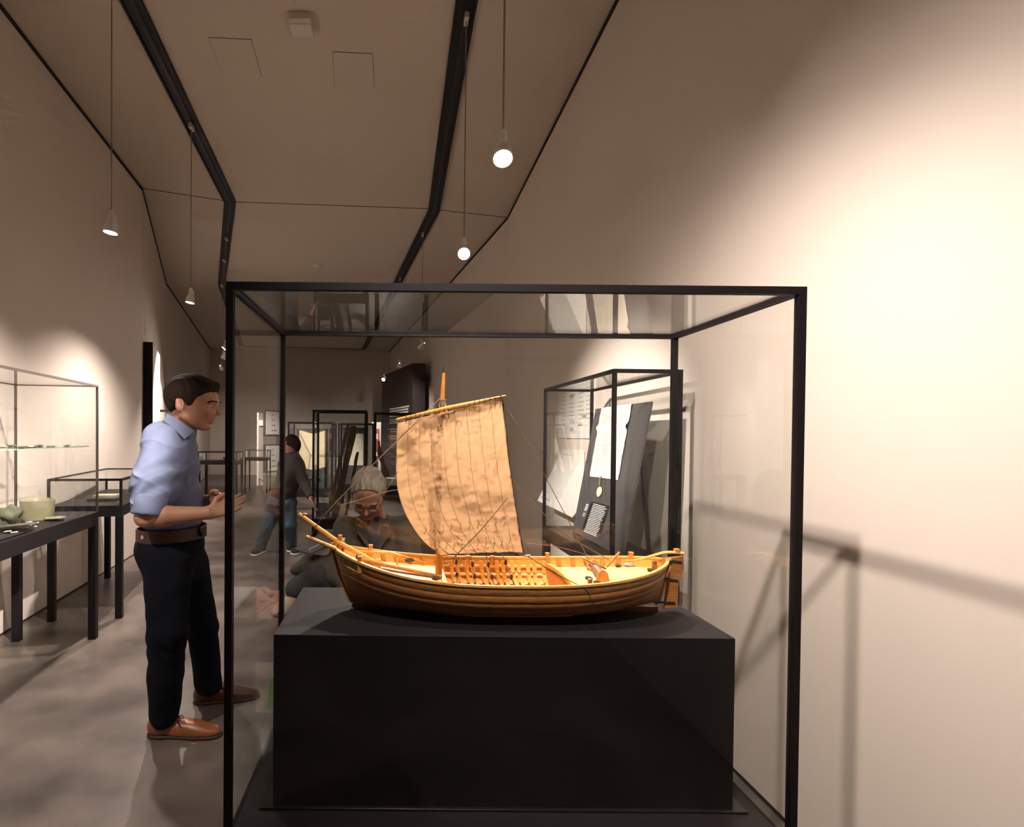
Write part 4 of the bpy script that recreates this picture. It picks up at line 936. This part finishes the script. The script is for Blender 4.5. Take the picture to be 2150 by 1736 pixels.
def build_man():
    d0 = 2.70
    o = onz(385, 1515, 0.0)
    # one continuous figure: body in skin, clothes as children
    H = Head(at(402, 846, d0), (1, 0, -0.06), (0.05, 0, 1), 1.08)
    q = H.prims()
    q += [C(at(388, 872, d0), at(374, 915, d0), .058, .066, .02), E(at(360, 950, d0), (.09, .15, .13), None, .05), C(at(362, 960, d0), at(362, 1140, d0), .09, .10, .05)]
    shR, elR, wrR = at(332, 938, 2.53), at(303, 1086, 2.455), at(437, 1077, 2.50)
    q += [C(shR, elR, .048, .042, .02), C(elR, lerp(elR, wrR, .3), .040, .046, .015), C(lerp(elR, wrR, .3), wrR, .046, .029, .02)]
    shL, elL, wrL = at(372, 938, 2.87), at(385, 1062, 2.93), at(443, 1050, 2.80)
    q += [C(shL, elL, .048, .042, .02), C(elL, wrL, .042, .029, .02)]
    q += hand(wrR, at(485, 1062, 2.56) - wrR, (0, .4, .9), (0, .55, 1), 1.02, .55) + hand(wrL, at(480, 1046, 2.72) - wrL, (0.1, -.5, -.9), (0, -.5, 1), 1.02, .6)
    for (h, k, a) in ((at(350, 1185, 2.60), at(352, 1330, 2.545), at(343, 1500, 2.60)), (at(395, 1190, 2.80), at(425, 1315, 2.90), at(440, 1440, 2.93))):
        q += [C(h, k, .075, .055, .03), C(k, a, .052, .04, .02)]
    body = sdf_obj('person', q, .0034, M_SKIN)
    tag(body, 'man in a light blue shirt with rolled sleeves, dark jeans and tan shoes', 'person')
    H.hair('hair', M_HAIR, body, [-.13, -.09, -.06, -.035, -.02, .0, .012, .030, .052, .08, .115, .15], [-.040, -.045, -.040, -.012, .012, .0, -.014, -.008, .030, .046, .060, .070], 1.06, .003, [E(H.p(.088, 0, .088), H.r(.034, .050, .016), H.A, .03), E(H.p(-.06, 0, .03), H.r(.058, .075, .085), H.A, .02)])
    # eyebrow and eye on the visible side, and the far side
    for sg in (-1, 1):
        MB().tube([H.p(.094, sg * .0605, .004), H.p(.109, sg * .050, .013), H.p(.1235, sg * .022, .012)], .0042, 6).build('eyebrow', M_HAIR, body, smooth=True)
        MB().tube([H.p(.097, sg * .0505, -.013), H.p(.1065, sg * .040, -.0165), H.p(.1085, sg * .027, -.015)], .0019, 5).build('eyelash', M_HAIR, body, smooth=True)
    # shirt
    q = [E(at(362, 968, d0), (.120, .178, .165), None, 0), E(at(366, 1055, d0), (.140, .162, .15), None, .06), C(at(364, 1085, d0), at(363, 1104, d0), .135, .138, .04)]
    q = [E(at(358, 955, d0), (.125, .175, .155), None, 0), E(at(364, 1045, d0), (.134, .160, .17), None, .08), E(at(362, 1088, d0), (.152, .158, .075), None, .04), E(at(352, 912, d0), (.085, .16, .06), None, .05)]
    q += [C(shR + Vector((0, .03, 0)), lerp(shR, elR, .45), .078, .080, .04), C(lerp(shR, elR, .4), lerp(shR, elR, .80) + Vector((.012, 0, 0)), .082, .076, .03)]
    q += [C(shL - Vector((0, .03, 0)), lerp(shL, elL, .85), .076, .068, .04)]
    def post(D, X, Y, Z):
        n = folds(.005, 34)(np.zeros_like(D), X, Y, Z)
        cx, cz = elR.x + .02, elR.z + .13
        w = np.exp(-(((X - cx) / .13) ** 2 + ((Z - cz) / .12) ** 2)) * (Y < 2.62)
        f = .012 * w * np.sin(62 * (Z - .75 * (X - cx)) + 2.2 * np.sin(14 * X + 6 * Z)) - .014 * w * (1 - np.abs(np.sin(24 * (Z + .55 * (X - cx)) + 1.6 * np.sin(15 * X)))) ** 3; f = f - .006 * (1 - np.abs(np.sin(13 * (Z - .9 * X) + 1.5 * np.sin(10 * X + 7 * Y)))) ** 4
        return np.maximum(D + n + f, (at(360, 1108, d0).z - Z))
    sh = sdf_obj('shirt', q, .0042, M_SHIRT, body, post); sh['label'] = 'light blue cotton shirt with rolled sleeves'
    ORIGIN[sh.name] = ORIGIN[body.name]
    cuf = [C(lerp(shR, elR, .74) + Vector((.016, -.01, 0)), lerp(shR, elR, .90) + Vector((.016, -.01, 0)), .076, .073, .0)]
    ax0 = lerp(shR, elR, .70); dr = (elR - shR).normalized()
    def pc(D, X, Y, Z):
        t = (X - ax0.x) * dr.x + (Y - ax0.y) * dr.y + (Z - ax0.z) * dr.z
        return np.maximum(np.maximum(D + .002 * np.sin(60 * Z + 40 * X), -t), t - .088)
    sdf_obj('rolled_cuff', cuf, .005, M_SHIRT, sh, pc)
    # collar: standing band around the neck with a pointed leaf
    cm = MB()
    def col(u, v):
        a = u * 2 * math.pi; c = lerp(at(372, 915, d0), at(384, 886, d0), v); r = lerp(.088, .068, v)
        z = .020 * math.cos(a) * -1
        return Vector((c.x + r * math.cos(a), c.y + r * .98 * math.sin(a), c.z + (-.030 * math.cos(a)) * 1.0))
    cm.grid(col, 36, 6); cm.build('collar', M_SHIRT, sh, smooth=True)
    lf = MB(); pts = [at(351, 868, 2.615), at(372, 880, 2.61), at(410, 905, 2.645), at(388, 922, 2.60), at(368, 902, 2.595), at(345, 884, 2.60)]
    lf.prism(pts, (0, -.005, 0)); lf.build('collar_leaf', M_SHIRT, sh, bevel=.002)
    # belt and jeans
    zt = at(360, 1104, d0).z; zbm = at(360, 1129, d0).z
    bm = MB(); n = 40
    bm.sweep([Vector((at(361, 1110, d0).x + .160 * math.cos(a), d0 + .158 * math.sin(a), (zt + zbm) / 2 + .006 * math.cos(a))) for a in np.linspace(0, 2 * math.pi, n + 1)[:-1]], .006, zt - zbm, closed=True); belt = bm.build('belt', M_BELT, body, smooth=True, auto=40)
    MB().box(at(427, 1115, 2.66), (.012, .05, .05)).build('buckle', M_IRON, belt, bevel=.003)
    q = [E(at(356, 1150, d0), (.160, .168, .12), None, 0), C(at(360, 1125, d0), at(360, 1135, d0), .145, .145, .03)]
    hR, kR, aR = at(352, 1190, 2.61), at(352, 1325, 2.545), at(345, 1498, 2.60); hL, kL, aL = at(392, 1190, 2.79), at(424, 1312, 2.90), at(438, 1436, 2.93)
    q += [C(hR, kR, .112, .088, .06), C(kR, lerp(kR, aR, .5), .086, .080, .03), C(lerp(kR, aR, .5), aR, .080, .070, .02)]
    q += [C(hL, kL, .108, .080, .06), C(kL, aL, .078, .070, .03)]
    hemR = at(345, 1524, 2.60).z; hemL = at(438, 1452, 2.93).z
    def pj(D, X, Y, Z):
        hem = np.where(Y > 2.765, hemL, hemR)
        D = D + folds(.003, 30, 2.0)(np.zeros_like(D), X, Y, Z)
        D = D + .0025 * np.exp(-((Z - kR.z + .08) / .10) ** 2) * np.sin(75 * (Z + .9 * X))
        return np.maximum(np.maximum(D, Z - zbm - .002), np.where(Z < .5, hem - Z, -1))
    je = sdf_obj('jeans', q, .006, M_JEANS, body, pj); ORIGIN[je.name] = ORIGIN[body.name]
    MB().box(at(304, 1128, 2.56), (.035, .006, .016)).build('pocket_label', M_CREAM, je)
    # shoes
    def shoe(heel, toe, m, lab):
        heel, toe = Vector(heel), Vector(toe); d = (toe - heel); L = d.length; d.normalize(); sd = Vector((-d.y, d.x, 0))
        def p(u, v, z): return heel + d * (L * u) + sd * v + Vector((0, 0, z))
        A = np.array([[d.x, sd.x, 0], [d.y, sd.y, 0], [0, 0, 1]])
        q = [E(p(.14, 0, .045), (.052, .040, .055), A, 0), C(p(.18, 0, .075), p(.30, 0, .080), .040, .036, .03), E(p(.50, 0, .035), (.11, .045, .045), A, .03), E(p(.76, 0, .026), (.085, .045, .032), A, .03), E(p(.90, 0, .020), (.045, .032, .022), A, .02)]
        so = sdf_obj('shoe', q, .0045, m, body, lambda D, X, Y, Z: np.maximum(D, .016 - Z)); ORIGIN[so.name] = ORIGIN[body.name]
        q2 = [E(p(.16, 0, .008), (.06, .043, .03), A, 0), C(p(.2, 0, .006), p(.6, 0, .004), .036, .044, .02), E(p(.76, 0, .006), (.092, .049, .03), A, .02), E(p(.92, 0, .006), (.042, .034, .03), A, .02)]
        def ps(D, X, Y, Z):
            t = ((X - heel.x) * d.x + (Y - heel.y) * d.y) / L; lowz = np.where(t < .34, .0005, .0005 + .004 * 0)
            return np.maximum(np.maximum(D, Z - .017), lowz - Z)
        sdf_obj('sole', q2, .0045, M_SOLE, so, ps)
        for i in range(4):
            u = .40 + .055 * i; z = .085 - .010 * i
            MB().tube([p(u, -.026, z - .012), p(u + .01, 0, z), p(u, .026, z - .012)], .0025, 5).build('lace', M_LACE, so)
        for sg in (-1, 1): MB().tube(smooth_path([p(.40, 0, .088), p(.46, sg * -.03 - .01, .085), p(.52, sg * -.02 - .022, .060), p(.44, -.02, .080)]), .0024, 5).build('lace', M_LACE, so)
    shoe(onz(312, 1543, 0), onz(458, 1545, 0), M_SHOE, '')
    shoe(onz(408, 1476, 0), onz(538, 1463, 0), M_SHOED, '')
    return body
build_man()
# ---- seated older man behind the case
M_GHAIR = mat('white_hair', (0.33, 0.285, 0.23), 0.7, spec=.2, bump=.9, bscale=60, stretch=(9, 2, 2), col2=(0.15, 0.115, 0.085), vscale=9)
M_JACKET = mat('olive_jacket', (0.075, 0.060, 0.042), 0.85, bump=.3, bscale=16, bdist=.01, var=.25, vscale=7); M_OSHIRT = mat('striped_shirt', (0.10, 0.095, 0.115), 0.85, spec=.2, col2=(0.055, 0.05, 0.07), vscale=30, stretch=(6, 1, 0.3))
M_OTROU = mat('dark_trousers', (0.030, 0.026, 0.030), 0.9, bump=.3, bscale=14, bdist=.01); M_OSHOE = mat('pale_shoe', (0.30, 0.235, 0.18), 0.6)
M_SKIN2 = mat('ruddy_skin', (0.42, 0.20, 0.125), 0.5, var=.15, vscale=18, bump=.08, bscale=120)
def build_elder():
    d0 = 2.80
    H = Head(at(774, 1032, d0), (-.06, -.80, -.60), (0, -.60, .80), 1.0)
    q = H.prims() + [C(H.p(-.02, 0, -.05), at(788, 1092, 2.93), .055, .060, .03), E(at(788, 1150, 2.96), (.14, .09, .16), None, .05), C(at(788, 1160, 2.98), at(790, 1290, 3.04), .10, .11, .05)]
    sA, eA, wA = at(728, 1112, 2.92), at(718, 1206, 2.84), at(742, 1246, 2.66); sB, eB, wB = at(848, 1108, 2.92), at(866, 1200, 2.84), at(812, 1246, 2.66)
    q += [C(sA, eA, .045, .04), C(eA, wA, .04, .028), C(sB, eB, .045, .04), C(eB, wB, .04, .028)]
    q += hand(wA, (.3, -.6, -.3), (.6, 0, -.6), (.5, 0, .7), 1, .5) + hand(wB, (-.5, -.6, -.2), (-.5, 0, -.6), (-.4, 0, .7), 1, .7)
    q += [C(at(760, 1300, 3.0), at(668, 1206, 2.84), .07, .055), C(at(668, 1206, 2.84), at(622, 1236, 2.82), .05, .035), C(at(815, 1300, 3.0), at(830, 1350, 2.62), .07, .055), C(at(830, 1350, 2.62), onz(826, 1520, .09), .05, .035)]
    body = sdf_obj('person', q, .005, M_SKIN2); tag(body, 'white haired man in an olive jacket seated with head bowed behind the ship', 'person')
    H.hair('hair', M_GHAIR, body, [-.13, -.07, -.04, -.01, .01, .03, .06, .09, .15], [-.07, -.06, -.035, -.02, -.01, .035, .078, .092, .10], 1.045, .0035, [E(H.p(-.02, -.07, .01), H.r(.055, .017, .05), H.A, .02), E(H.p(-.02, .07, .01), H.r(.055, .017, .05), H.A, .02)], .8)
    for sg in (-1, 1):
        MB().tube([H.p(.100, sg * .055, .006), H.p(.117, sg * .038, .018), H.p(.122, sg * .020, .020)], .0025, 6).build('eyebrow', M_HAIR, body, smooth=True)
    gl = MB()
    for sg in (-1, 1): gl.tube([H.p(.126, sg * .033 + .022 * math.cos(a), -.010 + .016 * math.sin(a)) for a in np.linspace(0, 2 * math.pi, 17)[:-1]], .0014, 5, closed=True); gl.tube([H.p(.126, sg * .055, -.006), H.p(.06, sg * .078, -.004), H.p(-.02, sg * .080, -.006)], .0013, 5)
    gl.tube([H.p(.126, -.011, -.006), H.p(.130, 0, -.003), H.p(.126, .011, -.006)], .0014, 5); gl.build('spectacles', M_IRON, body)
    q = [E(at(788, 1160, 2.96), (.185, .125, .20), None, 0), E(at(790, 1240, 3.0), (.19, .15, .16), None, .06), E(at(788, 1106, 2.95), (.15, .08, .06), None, .05), C(sA, eA, .075, .066, .04), C(eA, lerp(eA, wA, .8), .064, .050, .03), C(sB, eB, .075, .066, .04), C(eB, lerp(eB, wB, .8), .064, .050, .03),
         C(at(745, 1215, 2.86), at(655, 1186, 2.84), .07, .055, .04), C(at(655, 1186, 2.84), at(622, 1196, 2.85), .05, .03, .03)]
    tip = at(786, 1170, 2.8)
    def pj(D, X, Y, Z):
        D = D + folds(.005, 30, 1.0)(np.zeros_like(D), X, Y, Z)
        v = np.maximum(np.abs(X - tip.x) - .27 * (Z - tip.z), Y - 2.93)          # open front
        return np.maximum(D, -v)
    ja = sdf_obj('jacket', q, .006, M_JACKET, body, pj); ORIGIN[ja.name] = ORIGIN[body.name]
    sh = sdf_obj('shirt', [E(at(788, 1150, 2.95), (.13, .118, .17), None, 0), C(at(785, 1100, 2.885), at(786, 1116, 2.88), .058, .066, .03)], .006, M_OSHIRT, body, folds(.002, 40))
    for sg in (-1, 1):
        a = at(786 + sg * 30, 1085, 2.86); b = at(786 + sg * 36, 1118, 2.82); c = tip + Vector((sg * .01, .02, .01)); e = at(786 + sg * 16, 1092, 2.83)
        MB().prism([a, b, c, e], (0, -.008, 0)).build('lapel', M_JACKET, ja, bevel=.002)
    tr = sdf_obj('trousers', [E(at(790, 1300, 3.02), (.18, .16, .11), None, 0), C(at(760, 1300, 2.99), at(668, 1204, 2.84), .095, .075, .05), C(at(668, 1204, 2.84), at(620, 1236, 2.82), .07, .052, .03), C(at(815, 1300, 3.0), at(830, 1350, 2.62), .095, .075, .05), C(at(830, 1350, 2.62), onz(826, 1510, .10), .072, .06, .03)], .0065, M_OTROU, body, folds(.004, 40, 3))
    d = (at(596, 1262, 2.72) - at(622, 1246, 2.86)).normalized(); A = frame(d, (0, 0, 1)); c0 = at(622, 1246, 2.86)
    sdf_obj('shoe', [E(c0 + Vector((0, 0, -.02)), (.05, .04, .045), A, 0), E(c0 + d * .10 + Vector((0, 0, -.03)), (.10, .046, .038), A, .03), E(c0 + d * .18 + Vector((0, 0, -.04)), (.06, .044, .028), A, .03)], .0055, M_OSHOE, body)
    f0 = onz(826, 1500, 0); sdf_obj('shoe', [E(Vector((f0.x, f0.y, .04)), (.05, .06, .05), None, 0), E(Vector((f0.x, f0.y - .12, .03)), (.046, .11, .035), None, .03)], .006, M_OSHOE, body, lambda D, X, Y, Z: np.maximum(D, .001 - Z))
    bz = at(790, 1345, 3.02).z
    b = thing('visitor_bench', 'dark block bench under the seated white haired man', 'bench', (-.1, 3.05, 0))
    MB().ab((-.36, 2.86, bz - .06), (.16, 3.26, bz)).build('seat', M_GREY, b, bevel=.004)
    for x in (-.33, .13):
        for y in (2.89, 3.23): MB().box((x, y, (bz - .06) / 2), (.04, .04, bz - .06)).build('leg', M_BLACK, b)
    nb_ = thing('notebook', 'open grey notebook with a pen on the lap of the seated man', 'notebook', at(655, 1150, 2.80))
    MB().hexa([at(618, 1156, 2.78), at(652, 1166, 2.72), at(702, 1140, 2.80), at(672, 1124, 2.92), at(618, 1152, 2.78), at(652, 1162, 2.72), at(702, 1136, 2.80), at(672, 1120, 2.92)]).build('cover', M_GREY, nb_)
    MB().tube(smooth_path([at(650, 1156, 2.74), at(651, 1151, 2.74), at(662, 1147, 2.75), at(671, 1141, 2.76)]), .0016, 5).build('pen', M_WHITE, nb_)
build_elder()
# ---- stooping visitor in jeans
M_JBLUE = mat('blue_jeans', (0.10, 0.15, 0.20), 0.85, bump=.3, bscale=12, bdist=.012, var=.35, vscale=6); M_SWEAT = mat('dark_sweater', (0.060, 0.050, 0.045), 0.9, bump=.3, bscale=12, bdist=.01)
def build_visitor():
    d0 = 6.62
    H = Head(at(609, 934, 6.55), (.35, -.2, -.9), (.9, -.1, .35), .95)
    hip = at(590, 1052, d0); chest = at(612, 985, d0 - .05)
    fA, fB = onz(548, 1160, 0), onz(612, 1158, 0)
    kA, kB = at(562, 1102, d0 - .02), at(608, 1100, d0)
    q = H.prims() + [C(H.p(-.03, 0, -.04), at(612, 962, d0), .055, .06, .03), E(chest, (.12, .15, .19), None, .05), C(chest, hip, .12, .12, .06), C(hip, kA, .08, .055), C(kA, fA + Vector((0, 0, .08)), .05, .04), C(hip + Vector((.06, 0, 0)), kB, .08, .055), C(kB, fB + Vector((0, 0, .08)), .05, .04)]
    eA, wA = at(640, 1015, d0 - .15), at(652, 1045, d0 - .30)
    q += [C(at(618, 970, d0 - .15), eA, .045, .04), C(eA, wA, .04, .028)] + hand(wA, (.3, -.2, -.8), (1, 0, 0), (0, -1, 0), 1, .4)
    body = sdf_obj('person', q, .007, M_SKIN2); tag(body, 'dark haired visitor in a dark sweater and blue jeans stooping with legs apart', 'person')
    H.hair('hair', M_HAIR, body, [-.13, -.07, -.04, -.01, .02, .05, .09, .15], [-.09, -.07, -.05, -.02, .0, .03, .05, .06], 1.12, .006)
    sdf_obj('sweater', [E(chest, (.155, .19, .22), None, 0), C(chest, hip + Vector((.02, 0, .06)), .15, .15, .06), C(at(618, 968, d0 - .15), eA, .07, .06, .04), C(eA, lerp(eA, wA, .85), .06, .045, .03)], .008, M_SWEAT, body, folds(.005, 26))
    sdf_obj('jeans', [E(hip, (.17, .16, .13), None, 0), C(hip + Vector((-.05, 0, -.03)), kA, .11, .085, .05), C(kA, fA + Vector((0, 0, .09)), .082, .07, .03), C(hip + Vector((.08, 0, -.03)), kB, .11, .085, .05), C(kB, fB + Vector((0, 0, .09)), .082, .07, .03)], .008, M_JBLUE, body, folds(.005, 34))
    for f, s in ((fA, -.05), (fB, .12)):
        so = sdf_obj('shoe', [E((f.x, f.y, .045), (.06, .06, .05), None, 0), E((f.x + s * .6, f.y - .10, .035), (.06, .12, .04), None, .03)], .007, M_OTROU, body, lambda D, X, Y, Z: np.maximum(D, .022 - Z)); ORIGIN[so.name] = ORIGIN[body.name]
        sdf_obj('sole', [E((f.x, f.y, .015), (.066, .066, .04), None, 0), E((f.x + s * .6, f.y - .10, .012), (.066, .126, .04), None, .02)], .007, M_WHITE, so, lambda D, X, Y, Z: np.maximum(np.maximum(D, Z - .024), .001 - Z))
build_visitor()
